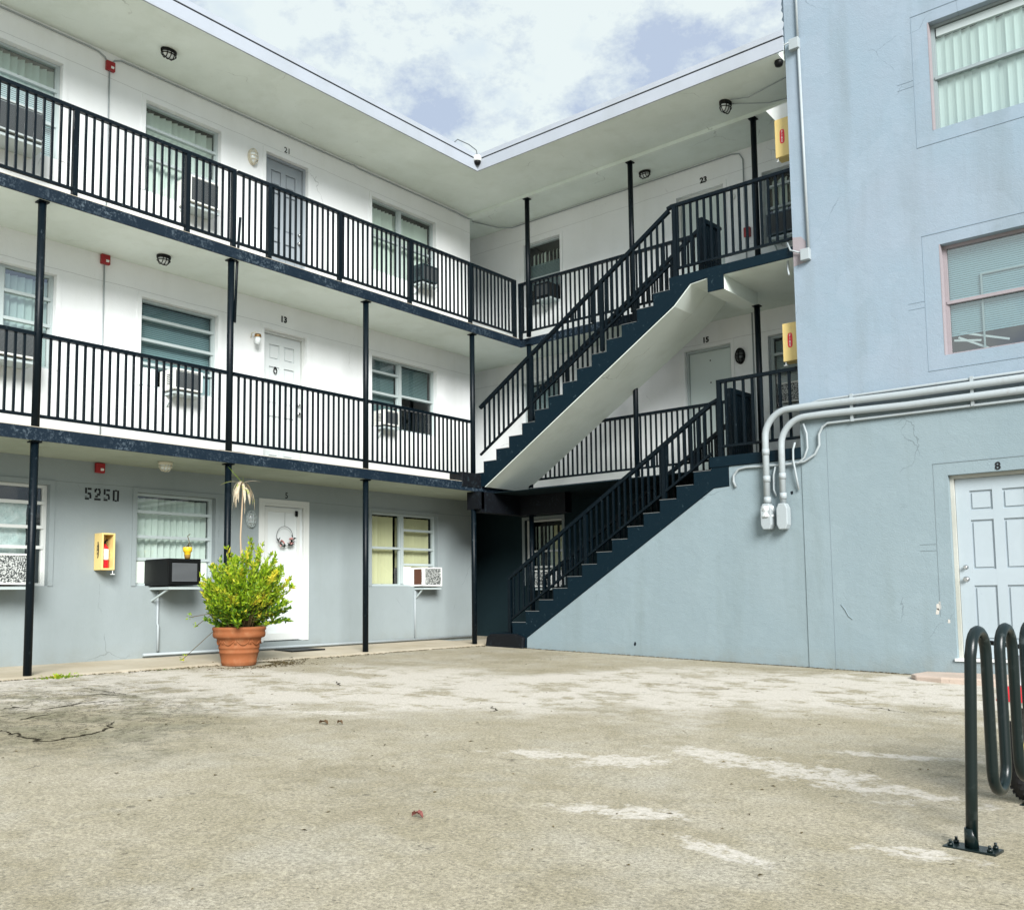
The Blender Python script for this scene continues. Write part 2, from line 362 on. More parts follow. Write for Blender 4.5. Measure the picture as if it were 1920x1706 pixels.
# ------------------------------------------------------------------ setting: ground and walkway
g = MB(); n = 24; xs = [-60 + 5 * i for i in range(n + 1)]
i0 = len(g.v)
for yy in xs:
    for xx in xs: g.v.append((xx, yy, gz(xx, yy)))
for j in range(n):
    for i in range(n): g.f.append((j * (n + 1) + i, j * (n + 1) + i + 1, (j + 1) * (n + 1) + i + 1, (j + 1) * (n + 1) + i))
tag(g.build('parking_lot_ground', GROUND), kind='structure')
pw = MB(); pw.prism([(-14.2, -1.2), (-14.2, -.72), (-11.5, -.742), (-10.36, -.785), (-10.30, -.80), (-10.30, -1.2)], 'y', -4, 11.9)
pw.prism([(-14.2, -1.2), (-14.2, -.78), (-4.8, -.78), (-4.8, -1.2)], 'y', 11.9, 13.8)
tag(pw.build('walkway', CONC), kind='structure')

# ------------------------------------------------------------------ the apartment building
BLD = thing('apartment_building', 'white three storey apartment building with balconies and doors numbered 5 to 23', 'building', (-11.5, 12.83, -.77))
SIDE = thing('side_block', 'pale blue windowed end block with grey ground floor and door numbered 8', 'building', (-4.78, 11.76, -.95))
def mL(u, d, z): return (XL - d, u, z)
def mR(u, d, z): return (u, YR + d, z)
def mB(u, d, z): return (u, YB + d, z)
def mbox(m, F_, u0, u1, d0, d1, z0, z1):
    a = F_(u0, d0, z0); b = F_(u1, d1, z1)
    m.box(min(a[0], b[0]), max(a[0], b[0]), min(a[1], b[1]), max(a[1], b[1]), z0, z1); return m
def wall(name, F_, u0, u1, z0, z1, holes, m, parent, depth=.16, flip=False):
    us = sorted({u0, u1} | {h[0] for h in holes if u0 < h[0] < u1} | {h[1] for h in holes if u0 < h[1] < u1}); zs = sorted({z0, z1} | {h[2] for h in holes if z0 < h[2] < z1} | {h[3] for h in holes if z0 < h[3] < z1}); b = MB()
    for i in range(len(us) - 1):
        for j in range(len(zs) - 1):
            cu, cz = (us[i] + us[i + 1]) / 2, (zs[j] + zs[j + 1]) / 2
            if any(h[0] < cu < h[1] and h[2] < cz < h[3] for h in holes): continue
            b.quad(F_(us[i], 0, zs[j]), F_(us[i + 1], 0, zs[j]), F_(us[i + 1], 0, zs[j + 1]), F_(us[i], 0, zs[j + 1]))
    for (a, c, e, f) in holes:
        e2 = max(e, z0); f2 = min(f, z1)
        b.quad(F_(a, 0, e2), F_(a, depth, e2), F_(a, depth, f2), F_(a, 0, f2)); b.quad(F_(c, 0, e2), F_(c, 0, f2), F_(c, depth, f2), F_(c, depth, e2))
        if f <= z1: b.quad(F_(a, 0, f), F_(a, depth, f), F_(c, depth, f), F_(c, 0, f))
        if e >= z0: b.quad(F_(a, 0, e), F_(c, 0, e), F_(c, depth, e), F_(a, depth, e))
    return b.build(name, m, parent)

# --- windows: opening (u0,u1,z0,z1)
def window(F_, o, parent, rails, mull, cur, label=None, glass=GLASS, trim=True, fr=ALU, dd=.10, jamb=None, cols=None):
    u0, u1, z0, z1 = o
    W = MB(); fw = .035
    mbox(W, F_, u0 + .002, u0 + fw, dd - .03, dd + .03, z0 + .002, z1 - .002); mbox(W, F_, u1 - fw, u1 - .002, dd - .03, dd + .03, z0 + .002, z1 - .002)
    mbox(W, F_, u0 + fw, u1 - fw, dd - .03, dd + .03, z1 - fw, z1 - .002); mbox(W, F_, u0 + fw, u1 - fw, dd - .03, dd + .03, z0 + .002, z0 + fw)
    win = W.build('window', fr, parent)
    if label: win['label'] = label
    S = MB(); ucuts = [u0 + fw] + ([mull] if mull else []) + [u1 - fw]
    if mull: mbox(S, F_, mull - .035, mull + .035, dd - .045, dd + .028, z0 + fw, z1 - fw)
    for k in range(len(ucuts) - 1):
        a = ucuts[k] + (.035 if k else 0); b = ucuts[k + 1] - (.035 if k < len(ucuts) - 2 else 0)
        for r in (rails[k] if isinstance(rails[0], (list, tuple)) else rails):
            zz = z0 + (z1 - z0) * r; mbox(S, F_, a, b, dd - .04, dd + .02, zz - .019, zz + .019)
        mbox(S, F_, a, a + .018, dd - .02, dd + .02, z0 + fw, z1 - fw); mbox(S, F_, b - .018, b, dd - .02, dd + .02, z0 + fw, z1 - fw)
    S.build('sash', fr, win)
    G = MB(); G.quad(F_(u0 + fw, dd + .004, z0 + fw), F_(u1 - fw, dd + .004, z0 + fw), F_(u1 - fw, dd + .004, z1 - fw), F_(u0 + fw, dd + .004, z1 - fw)); G.build('pane', glass, win)
    # room behind, a shallow dark recess
    I = MB(); e = .04; A = lambda u, d, z: F_(u, d, z)
    a, b, c, d_, D0, D1 = u0 - e, u1 + e, z0 - e, z1 + e, .165, .75
    I.quad(A(a, D1, c), A(b, D1, c), A(b, D1, d_), A(a, D1, d_)); I.quad(A(a, D0, c), A(a, D1, c), A(a, D1, d_), A(a, D0, d_)); I.quad(A(b, D0, c), A(b, D0, d_), A(b, D1, d_), A(b, D1, c))
    I.quad(A(a, D0, d_), A(a, D1, d_), A(b, D1, d_), A(b, D0, d_)); I.quad(A(a, D0, c), A(b, D0, c), A(b, D1, c), A(a, D1, c)); I.build('room_recess', DARKIN, win)
    for kind, cm, cu0, cu1, cz0, cz1 in cur:
        K = MB(); d0 = .20
        if kind == 'pleat':
            nn = max(3, int((cu1 - cu0) / .085)); st = (cu1 - cu0) / nn; rr = random.Random(int(cu0 * 100) + int(cz0 * 77))
            for q in range(nn):
                a = cu0 + q * st; dj = rr.uniform(.045, .10); lo = cz0 + rr.uniform(0, .012)
                K.quad(F_(a, d0 + dj, lo), F_(a + st * 1.06, d0 - .01, lo), F_(a + st * 1.06, d0 - .01, cz1), F_(a, d0 + dj, cz1))
            nm = 'vertical_blind'
        elif kind == 'wide':
            d0 = .155; nn = int((cu1 - cu0) / .092); st = (cu1 - cu0) / nn; rr = random.Random(3); nm = 'vertical_blind'
            for q in range(nn):
                a = cu0 + q * st; tilt = rr.uniform(.004, .03)
                for h in range(4): K.quad(*[F_(a + st * 1.1 * (h + e_) / 4, d0 + tilt * (1 - (h + e_) / 4) + .010 * math.sin(math.pi * (h + e_) / 4), zq) for e_, zq in ((0, cz0), (1, cz0), (1, cz1), (0, cz1))])
        elif kind == 'slat':
            zz = cz0; nm = 'slatted_blind'; d0 = .17
            while zz < cz1:
                K.quad(F_(cu0, d0, zz), F_(cu1, d0, zz), F_(cu1, d0 + .008, zz + .0245), F_(cu0, d0 + .008, zz + .0245)); zz += .026
        elif kind == 'flat':
            nm = 'window_covering'
            nu, nz = 14, 14; rr = random.Random(5); pts = [[(cu0 + (cu1 - cu0) * i / nu, d0 - .01 + rr.uniform(-.03, .012), cz0 + (cz1 - cz0) * j / nz) for i in range(nu + 1)] for j in range(nz + 1)]
            for j in range(nz):
                for i in range(nu): K.quad(F_(*pts[j][i]), F_(*pts[j][i + 1]), F_(*pts[j + 1][i + 1]), F_(*pts[j + 1][i]))
        else:
            nm = 'filler_panel'; mbox(K, F_, cu0, cu1, dd - .015, dd + .03, cz0, cz1)
        K.build(nm, cm, win)
    if trim:
        T = MB(); t = .06; p = -.012; q = -.0005
        mbox(T, F_, u0 - t, u0 - .001, p, q, z0 - .001, z1 + t); mbox(T, F_, u1 + .001, u1 + t, p, q, z0 - .001, z1 + t); mbox(T, F_, u0 - .001, u1 + .001, p, q, z1 + .001, z1 + t)
        T.build('window_surround', trim if trim is not True else (GREY if z0 < 1 else WHITE), win)
    if jamb:
        J = MB(); mbox(J, F_, u0 + .0005, u0 + .012, -.002, dd - .031, z0 + .001, z1 - .001); J.build('jamb', jamb, win)
        J = MB(); mbox(J, F_, u1 - .012, u1 - .0005, -.002, dd - .031, z0 + .001, z1 - .001); J.build('jamb', jamb, win)
    return win

def door(F_, o, parent, m, label, panels=True, frame=TRIMW, dd=.10, knob_u=None, knob_side=1, trim=WHITE, rail_fix=None):
    u0, u1, z0, z1 = o; fw = .045
    D = MB(); a, b, c, d = u0 + fw, u1 - fw, z0 + .01, z1 - fw
    if panels:                          # six panel door: stiles and rails stand proud of recessed fields with raised centres
        mbox(D, F_, a, b, dd + .022, dd + .05, c, d); wd = b - a; H = d - c
        cuts = [0, .11, .135, .43, .46 + .02, .52 + .01, .775, .835, .94, 1]
        st = .17 * wd; mid = .12 * wd
        for (ua, ub) in ((a, a + st), (b - st, b), ((a + b) / 2 - mid / 2, (a + b) / 2 + mid / 2)): mbox(D, F_, ua, ub, dd, dd + .0215, c, d)
        for (r0, r1) in ((0, .10), (.40, .49), (.765, .82), (.93, 1)):
            for (ua, ub) in ((a + st, (a + b) / 2 - mid / 2), ((a + b) / 2 + mid / 2, b - st)): mbox(D, F_, ua, ub, dd + .0005, dd + .0215, c + H * r0, c + H * r1)
        for (r0, r1) in ((.10, .40), (.49, .765), (.82, .93)):
            for (ua, ub) in ((a + st, (a + b) / 2 - mid / 2), ((a + b) / 2 + mid / 2, b - st)): mbox(D, F_, ua + .025, ub - .025, dd + .008, dd + .0218, c + H * r0 + .025, c + H * r1 - .025)
    else: mbox(D, F_, a, b, dd, dd + .04, c, d)
    dr = D.build('door', m, parent); dr['label'] = label
    Fm = MB(); mbox(Fm, F_, u0 + .001, a - .004, dd - .04, dd + .06, z0 + .001, z1 - .001); mbox(Fm, F_, b + .004, u1 - .001, dd - .04, dd + .06, z0 + .001, z1 - .001); mbox(Fm, F_, a - .004, b + .004, dd - .04, dd + .06, d + .004, z1 - .001)
    Fm.build('door_frame', frame, dr)
    Bk = MB(); mbox(Bk, F_, u0 - .03, u1 + .03, .166, .2, z0 - .02, z1 + .03); Bk.build('door_backing', DARKGAP, dr)
    if knob_u is not None:
        k = F_(knob_u, dd - .05, 0); base = F_(knob_u, dd, 0)
        for zz, r, nm_ in ((z0 + .92, .032, 'door_knob'), (z0 + 1.06, .026, 'deadbolt')):
            K = MB(); K.tube([(base[0], base[1], zz), ((k[0] + base[0]) / 2, (k[1] + base[1]) / 2, zz), ((k[0] * .8 + base[0] * .2), (k[1] * .8 + base[1] * .2), zz), (k[0], k[1], zz)], [r * 1.05, r * .5, r, r * .6], 16); K.build(nm_, CHROME, dr)
    if trim is None: return dr
    T = MB(); t = .06; p = -.012; q = -.0005
    mbox(T, F_, u0 - t, u0 - .001, p, q, z0 + .001, z1 + t); mbox(T, F_, u1 + .001, u1 + t, p, q, z0 + .001, z1 + t); mbox(T, F_, u0 - .001, u1 + .001, p, q, z1 + .001, z1 + t)
    T.build('door_surround', trim, dr)
    return dr

def text(name, s, F_, u, z, size, m, parent, d=-.004, bold=.0, sx=1.0):
    """raised painted characters, centred on u, baseline z"""
    cu = bpy.data.curves.new(name, 'FONT'); cu.body = s; cu.size = size; cu.offset = bold; cu.extrude = .0015; cu.align_x = 'CENTER'; cu.resolution_u = 3
    t = bpy.data.objects.new('tmp_text', cu); C.objects.link(t); bpy.context.view_layer.update()
    me = bpy.data.meshes.new_from_object(t); bpy.data.objects.remove(t)
    off = parent_loc(parent)
    for v in me.vertices:
        q = Vector(F_(u + v.co.x * sx, d - v.co.z, z + v.co.y)); v.co = q - off
    me.materials.clear(); me.materials.append(m); o = bpy.data.objects.new(name, me); C.objects.link(o); o.parent = parent
    return o

# openings
LV = [(.19, 1.41), (2.83, 4.02), (5.49, 6.75)]     # sill and head of each storey
SL = [-.765, S2, S3]
holesL = {0: [], 1: [], 2: []}
for k, (a, b) in enumerate(LV):
    holesL[k] += [(3.6, 5.17, a, b), (6.29, 7.45, a, b), (8.23, 9.02, -.62 if k == 0 else SL[k] + .02, b), (10.36, 11.90, a, b)]
wall('ground_floor_wall', mL, -4, 12.83, -1.1, 1.86, holesL[0], GREY, BLD)
wall('upper_wall', mL, -4, 12.83, 1.86, 7.2, holesL[1] + holesL[2], WHITE, BLD)
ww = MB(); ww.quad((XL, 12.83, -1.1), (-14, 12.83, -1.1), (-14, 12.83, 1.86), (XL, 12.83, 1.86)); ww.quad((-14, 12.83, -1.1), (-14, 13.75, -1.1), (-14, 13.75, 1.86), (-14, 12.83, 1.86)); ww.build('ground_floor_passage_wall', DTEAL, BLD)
ww = MB(); ww.quad((XL, 12.83, 1.86), (-14, 12.83, 1.86), (-14, 12.83, 7.2), (XL, 12.83, 7.2)); ww.quad((-14, 12.83, 1.86), (-14, 13.75, 1.86), (-14, 13.75, 7.2), (-14, 12.83, 7.2)); ww.build('passage_wall', WHITE, BLD)
holesR = {0: [(-11.0, -10.13, *LV[0])], 1: [(-11.0, -10.13, *LV[1]), (-7.53, -6.69, S2 + .02, 4.03), (-6.05, -4.95, *LV[1])], 2: [(-10.93, -10.07, 5.49, 6.72), (-7.6, -6.73, S3 + .02, 6.70), (-6.05, -4.95, 5.49, 6.68)]}
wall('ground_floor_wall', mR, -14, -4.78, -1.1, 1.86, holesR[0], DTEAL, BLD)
wall('upper_wall', mR, -14, -4.78, 1.86, 7.2, holesR[1] + holesR[2], WHITE, BLD)

# windows of the left wing
o3 = [(3.6, 5.17, 5.49, 6.75), (6.29, 7.45, 5.49, 6.75), (10.36, 11.90, 5.49, 6.75)]
o2 = [(3.6, 5.17, 2.83, 4.02), (6.29, 7.45, 2.83, 4.02), (10.36, 11.90, 2.83, 4.02)]
o1 = [(3.6, 5.17, .19, 1.41), (6.29, 7.45, .19, 1.41), (10.36, 11.90, .19, 1.41)]
def cu(kind, m, o, z0=None, z1=None, a=None, b=None): return (kind, m, a if a is not None else o[0] + .03, b if b is not None else o[1] - .03, z0 if z0 is not None else o[2] + .03, z1 if z1 is not None else o[3] - .05)
window(mL, o3[0], BLD, [.72, .36], None, [cu('pleat', CUR_G, o3[0], 6.30, 6.71), cu('slat', CUR_W, o3[0], 5.52, 6.30)], 'top floor window at the left picture edge, pale blind', glass=GLASSR)
window(mL, o3[1], BLD, [.74, .40], None, [cu('pleat', CUR_G, o3[1], 5.52, 6.71)], 'top floor window with pale green blinds left of door 21')
window(mL, o3[2], BLD, [.5], 11.06, [cu('pleat', CUR_G, o3[2], 5.52, 6.68)], 'top floor double window with green curtains')
window(mL, o2[0], BLD, [.74, .46], 4.55, [cu('pleat', CUR_G, o2[0], 2.86, 3.96)], 'middle floor window with curtain at the left picture edge', glass=GLASSR)
window(mL, o2[1], BLD, [.79, .54, .27], None, [cu('slat', CUR_T, o2[1], 3.10, 3.98), cu('panel', CUR_W, o2[1], 2.87, 3.10, 6.34, 6.55), cu('panel', CUR_T, o2[1], 2.87, 3.10, 7.06, 7.38)], 'middle floor window with dark horizontal blinds', glass=GLASSD)
window(mL, o2[2], BLD, [[.80, .50, .2], [.52]], 11.06, [cu('slat', CUR_T, o2[2], 3.12, 3.98, 10.40, 11.02), cu('slat', CUR_T, o2[2], 3.44, 3.98, 11.12, 11.84), cu('panel', ACWHITE, o2[2], 2.87, 3.12, 10.75, 11.02)], 'middle floor double window, right half open and dark')
window(mL, o1[0], BLD, [.82, .58, .38], None, [cu('flat', PLAS, o1[0], .25, 1.22, None, 4.98)], 'ground floor window covered inside by crinkled plastic', fr=TRIMW)
window(mL, o1[1], BLD, [.80, .53, .29], None, [cu('pleat', CUR_G, o1[1], .24, 1.36), ('panel', CUR_G, 6.34, 6.46, .23, .52), ('panel', CUR_G, 6.92, 7.38, .23, .52)], 'ground floor window with four panes and pale blinds', fr=ALU)
window(mL, o1[2], BLD, [[.52], [.78, .52, .30]], 11.10, [('pleat', CUR_Y, 10.40, 11.0, .22, 1.36), ('pleat', CUR_Y, 11.14, 11.86, .5, 1.36), ('panel', PLASTICW, 11.14, 11.33, .20, .52)], 'ground floor double window with cream curtains')
# right wing
window(mR, (-10.93, -10.07, 5.49, 6.72), BLD, [.44], None, [('pleat', CUR_G, -10.9, -10.1, 6.33, 6.56), ('slat', CUR_T, -10.9, -10.1, 5.85, 6.33)], 'top floor window of the right wing with a short valance')
window(mR, (-11.0, -10.13, 2.83, 4.02), BLD, [.5], None, [('slat', CUR_D, -10.97, -10.16, 2.9, 3.95)], 'middle floor window behind the upper stair flight')
window(mR, (-11.0, -10.13, .19, 1.41), BLD, [.52, .28], None, [('pleat', CUR_Y, -10.5, -10.16, .3, 1.3), ('pleat', CUR_G, -10.97, -10.5, .3, 1.3)], 'ground floor window in shade behind the lower stairs', fr=TRIMW)
window(mR, (-6.05, -4.95, 5.49, 6.68), BLD, [.8, .5], -5.5, [('pleat', CUR_G, -6.0, -5.0, 5.6, 6.6)], 'top floor window beside the end block')
window(mR, (-6.05, -4.95, 2.83, 4.02), BLD, [.75, .5], None, [('slat', CUR_T, -6.0, -5.0, 3.1, 3.95)], 'middle floor window beside the end block')
# doors
d5 = door(mL, (8.23, 9.02, -.62, 1.41), BLD, DOORW, 'white ground floor door with hanging wreath', panels=False, dd=.03, frame=TRIMW, trim=TRIMW, knob_u=8.33)
scr = MB(); mbox(scr, mL, 8.29, 8.34, .012, .028, -.6, 1.35); mbox(scr, mL, 8.87, 8.92, .012, .028, -.6, 1.35); mbox(scr, mL, 8.34, 8.87, .012, .028, 1.29, 1.35); mbox(scr, mL, 8.34, 8.87, .012, .028, -.6, -.5); mbox(scr, mL, 8.34, 8.87, .012, .028, .2, .24)
scr.build('screen_frame', TRIMW, d5)
cl = MB(); mbox(cl, mL, 8.83, 8.87, -.01, .011, 1.24, 1.32); cl.build('door_closer', BLACKP, d5)
d13 = door(mL, (8.23, 9.02, S2 + .02, 4.02), BLD, DOORW, 'white six panel door below the number 13', knob_u=8.93)
kn = MB(); kn.tube([(XL - .085, 8.50 + .028 * math.cos(t * .524), 3.43 + .04 * math.sin(t * .524)) for t in range(13)], .008, 6); mbox(kn, mL, 8.488, 8.512, .082, .099, 3.465, 3.49); kn.build('door_knocker', BLACKP, d13)
door(mL, (8.23, 9.02, S3 + .02, 6.75), BLD, DOORG, 'grey six panel door below the number 21', frame=DOORG, knob_u=8.93)
door(mR, (-7.6, -6.73, S3 + .02, 6.70), BLD, DOOR15, 'pale door behind the top landing railing', panels=False)
d15 = door(mR, (-7.53, -6.69, S2 + .02, 4.03), BLD, DOOR15, 'plain pale green grey door below the number 15', panels=False, frame=ALU)
pv = MB()
for zz in (3.45, 3.82): mbox(pv, mR, -7.12, -7.10, .096, .102, zz, zz + .02)
pv.build('door_viewer', BLACKP, d15)
for s_, F_, u, z, sz in (('21', mL, 8.62, 6.855, .125), ('13', mL, 8.58, 4.18, .125), ('5', mL, 8.66, 1.50, .125), ('23', mR, -7.08, 6.83, .13), ('15', mR, -7.13, 4.12, .12)):
    text('door_number', s_, F_, u, z, sz, NUM, BLD, bold=.006 if s_ != '5' and s_ != '21' else .001, sx=1.0 if len(s_) > 1 else .9)
# stencilled street number, each digit cut by its bridges
def stencil(ch, u, z, w_, h):
    t = w_ * .30; g_ = w_ * .11; R_ = []
    if ch == '0': R_ = [(0, t, 0, h * .44), (0, t, h * .56, h), (w_ - t, w_, 0, h * .44), (w_ - t, w_, h * .56, h), (t + g_ * .0, w_ - t, h - t * .9, h), (t, w_ - t, 0, t * .9)]
    if ch == '0': R_ = [(0, t, .04 * h, h * .96), (w_ - t, w_, .04 * h, h * .96), (t + g_ * .35, w_ - t - g_ * .35, h - t * .8, h), (t + g_ * .35, w_ - t - g_ * .35, 0, t * .8)]
    if ch == '5': R_ = [(0, t, h * .52, h), (t + g_, w_, h - t, h), (t + g_, w_ - t * .3, h * .44, h * .44 + t), (w_ - t, w_, h * .12, h * .44), (0, w_ - t - g_ * .6, 0, t), (0, t, t + g_, h * .34 - g_)]
    if ch == '2': R_ = [(0, t, h * .66, h * .93), (t * .6, w_ * .5 - g_ / 2, h - t, h), (w_ * .5 + g_ / 2, w_ * .93, h - t, h), (w_ - t, w_, h * .58, h - t), (w_ * .42, w_ * .9, h * .40, h * .58), (w_ * .14, w_ * .55, h * .24, h * .40), (0, w_, 0, t)]
    b = MB()
    for a, c, e, f in R_: mbox(b, mL, u + a, u + c, -.003, -.0004, z + e, z + f)
    return b.build('street_number_digit', NUM, BLD)
for ch, u in zip('5250', (5.60, 5.72, 5.84, 5.96)): stencil(ch, u, 1.265, .082, .15)

# slabs, edges, roof
def slab(z0, z1, lv):
    S = MB(); S.prism([(-14, 3.0 - 7), (-10.362, 3.0 - 7), (-10.362, 12.912), (-4.79, 12.912), (-4.79, 13.8), (-14, 13.8)], 'z', z0 + .002, z1 - .004)
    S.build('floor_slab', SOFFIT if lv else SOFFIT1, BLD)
    E = MB(); y1 = 12.91
    E.prism([(-10.361, -4), (-10.34, -4), (-10.34, 12.89), (-10.361, 12.911)], 'z', z0, z1)
    E.prism([(-10.3609, 12.9105), (-10.3399, 12.8905), (-4.79 if lv == 0 else -6.66, 12.8905), (-4.79 if lv == 0 else -6.66, 12.911)], 'z', z0, z1)
    e = E.build('slab_edge', EDGE, BLD)
    if lv == 0:
        U = MB(); U.box(-10.30, -4.80, 12.0, 13.749, z0 - .004, z0 + .001); U.build('dark_teal_soffit', DTEAL, BLD)  # thin dark teal sheet on the underside of the right wing slab
    T = MB(); T.box(-11.5, -10.341, -4, 12.83, z1 - .0035, z1 + .006); T.build('balcony_floor', CONC, BLD)
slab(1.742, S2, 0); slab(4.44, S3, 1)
RF = MB(); RF.prism([(-14, -4), (-10.145, -4), (-10.145, 11.525), (-4.80, 11.525), (-4.80, 15), (-14, 15)], 'z', ZR, 7.44); RF.build('roof', SOFFIT, BLD)
def ring(x, y, z0, z1, th, m, nm, xe=-4.70):
    f_ = MB(); f_.prism([(x - th, -4), (x, -4), (x, y), (xe, y), (xe, y + th), (x - th, y + th)], 'z', z0, z1); return f_.build(nm, m, BLD)
ring(-10.12, 11.5, 7.168, 7.352, .024, FASCIA, 'fascia_board'); ring(-10.13, 11.51, 7.352, 7.372, .013, DARKGAP, 'drip_edge'); ring(-10.112, 11.492, 7.372, 7.452, .035, FASCIA, 'roof_flashing')
bm_ = MB(); bm_.box(-11.7, -4.79, 12.76, 12.92, 7.115, ZR - .001); bm_.build('roof_beam', SOFFIT, BLD)
# ------------------------------------------------------------------ end block
holesB = [(-3.02, 0.2, 99, 99)]
W1 = (-2.97, -1.25, 5.575, 6.95); W2 = (-2.97, -1.25, 2.79, 4.145); D8 = (-3.01, -2.02, -.79, 1.355)
wall('lower_wall', mB, -4.76, 5, -1.3, 2.32, [D8], BLOCKLO, SIDE, depth=.2)
wall('upper_wall', mB, -4.78, 5, 2.32, 9.0, [W1, W2], BLOCKUP, SIDE, depth=.2)
sb = MB(); sb.quad((-4.78, YB, 2.32), (-4.78, YB, 9), (-4.78, 16, 9), (-4.78, 16, 2.32)); sb.quad((5, YB, -1.3), (5, 16, -1.3), (5, 16, 9), (5, YB, 9)); sb.quad((-4.78, 16, -1.3), (-4.78, 16, 9), (5, 16, 9), (5, 16, -1.3)); sb.quad((-4.78, YB, 9), (5, YB, 9), (5, 16, 9), (-4.78, 16, 9)); sb.build('side_wall', BLOCKUP, SIDE)
sb = MB(); sb.quad((-4.78, YB + .0, -1.3), (-4.78, YB, 2.32), (-4.78, 16, 2.32), (-4.78, 16, -1.3)); sb.quad((-4.78, YB, -1.3), (-4.76, YB, -1.3), (-4.76, YB, 2.32), (-4.78, YB, 2.32)); sb.build('side_wall', BLOCKLO, SIDE)
rg = MB(); rnd = random.Random(3); zz = 7.47; pts = [(-4.81, 7.46)]
while zz < 8.7: pts.append((-4.80 - rnd.uniform(0, .035), zz)); zz += .045
pts += [(-4.77, 8.75), (-4.77, 7.46)]; rg.prism(pts, 'y', 11.80, 12.2); rg.build('rough_render_edge', BLOCKUP, SIDE)
def bands(o, t=.19, gx=.006, ext=True, bottom=True):
    """render margin around an opening: a scored joint left as a thin dark line, drawn by a shallow lip"""
    u0, u1, z0, z1 = o; b = MB(); zb = z0 - (.16 if bottom else 0)
    mbox(b, mB, u0 - t, u1 + .25, -.006, -.0005, z1 + .145, z1 + .153); mbox(b, mB, u0 - t, u0 - t + gx, -.003, -.0005, zb, z1 + .14)
    if bottom: mbox(b, mB, u0 - t, u1 + .25, -.006, -.0005, zb - .008, zb)
    zc = (z0 + z1) / 2 + .02
    for q in (0, .075): mbox(b, mB, u0 - t - .19, u0 - t, -.004, -.0005, zc - q, zc - q + .005)
    return b
JOINT = mat('scored_joint', (.235, .30, .36), .9, .1)
for o, bt in ((W1, True), (W2, True)): bands(o, bottom=bt).build('scored_margin', JOINT, SIDE)
b = bands((-3.0, -2.02, -.3, 1.355), t=.17, bottom=False); b.build('scored_margin', mat('scored_joint_grey', (.20, .245, .265), .9, .1), SIDE)
w1 = window(mB, W1, SIDE, [.5], None, [('wide', CUR_WIDE, -2.92, -1.3, 5.64, 6.80), ('panel', ALU, -2.9, -1.29, 6.80, 6.90)], 'upper window of the blue block with wide vertical blinds', trim=False, jamb=PINK, dd=.13, fr=ALUD, glass=GLASS)
w2 = window(mB, W2, SIDE, [.48], None, [('slat', curtain_mat('teal_slats', (.36, .50, .54)), -2.92, -1.3, 3.04, 4.09)], 'lower window of the blue block with bent slatted blind', trim=False, jamb=PINK, dd=.13, fr=PINK, glass=GLASSR)
bs = MB()
for a, c in (((-2.90, 3.10), (-2.30, 2.90)), ((-2.85, 3.02), (-2.52, 2.83)), ((-2.90, 2.99), (-2.6, 2.94))): bs.bar((a[0], YB + .18, a[1]), (c[0], YB + .17, c[1]), .004, .024)
bs.build('fallen_slats', PLASTICW, w2)
sm = MB(); mbox(sm, mB, -2.57, -2.55, .15, .16, 2.83, 3.72); mbox(sm, mB, -2.57, -1.3, .15, .16, 3.72, 3.74); sm.build('inner_storm_frame', ALU, w2)
door(mB, D8, SIDE, DOORB, 'pale blue six panel door below the number 8', knob_u=-2.89, dd=.12, frame=OLDTRIM, trim=None)
text('door_number', '8', mB, -2.467, 1.372, .125, NUM, SIDE, bold=.003)
sl = MB(); mbox(sl, mB, -3.03, -1.98, -.03, .12, -.815, -.785); sl.build('door_sill', PLASTICW, SIDE)
# ------------------------------------------------------------------ staircase: one concrete thing, two flights one above the other
ST = thing('staircase', 'two flight blue black concrete staircase with sawtooth sides and pale soffit', 'staircase', (-9.4, 11.76, -.85))
Y0s, Y1s = 11.762, 12.86
def flight(x0, z0, n_, dx, dz, drop, xend, zend, extra):
    """sawtooth stringer polygon: nosing k at (x0+k dx, z0+k dz)"""
    top = []
    for k in range(n_): top += [(x0 + k * dx, z0 + (k - 1) * dz), (x0 + k * dx, z0 + k * dz)]
    return top
# lower flight
DX, DZ = .2785, .1772
topL = [(-10.18, -.9), (-10.18, -.60), (-9.693, -.60)]
for k in range(13): topL += [(-9.693 + k * DX, -.423 + k * DZ - (0 if k else 0)), (-9.693 + (k + 1) * DX, -.423 + k * DZ)]
topL += [(-6.075, 1.74), (-5.82, 1.74), (-5.82, 1.468), (-6.05, 1.456), (-9.40, -.66), (-9.43, -.9)]
st = MB(); st.prism(topL, 'y', Y0s, Y1s); lf = st.build('lower_flight', STAIR, ST)
te = MB()
for k in range(13): te.box(-9.70 + k * DX, -9.70 + (k + 1) * DX - .012, Y0s - .004, Y0s + .03, -.423 + k * DZ + .001, -.423 + k * DZ + .007)
te.build('worn_tread_edge', TREADEDGE, lf)
ln = MB(); ln.box(-6.095, -4.782, Y0s - .012, YS, 1.742, S2 - .001); ln.build('lower_landing', STAIR, ST)
gw = MB(); gw.prism([(-9.42, -1.2), (-9.40, -.668), (-6.05, 1.448), (-5.815, 1.46), (-5.815, 1.735), (-4.768, 1.735), (-4.768, -1.2)], 'y', 11.772, 11.93); gw.build('stair_wall', BLOCKLO, ST)
fs = MB(); rnd = random.Random(9)
fs.prism([(-10.24, -.86), (-10.20, -.66), (-10.13, -.612), (-9.95, -.607), (-9.6, -.604), (-9.43, -.66), (-9.45, -.9)], 'y', 11.70, 12.7); fs.build('first_step', BEAM, ST, bevel=.02)
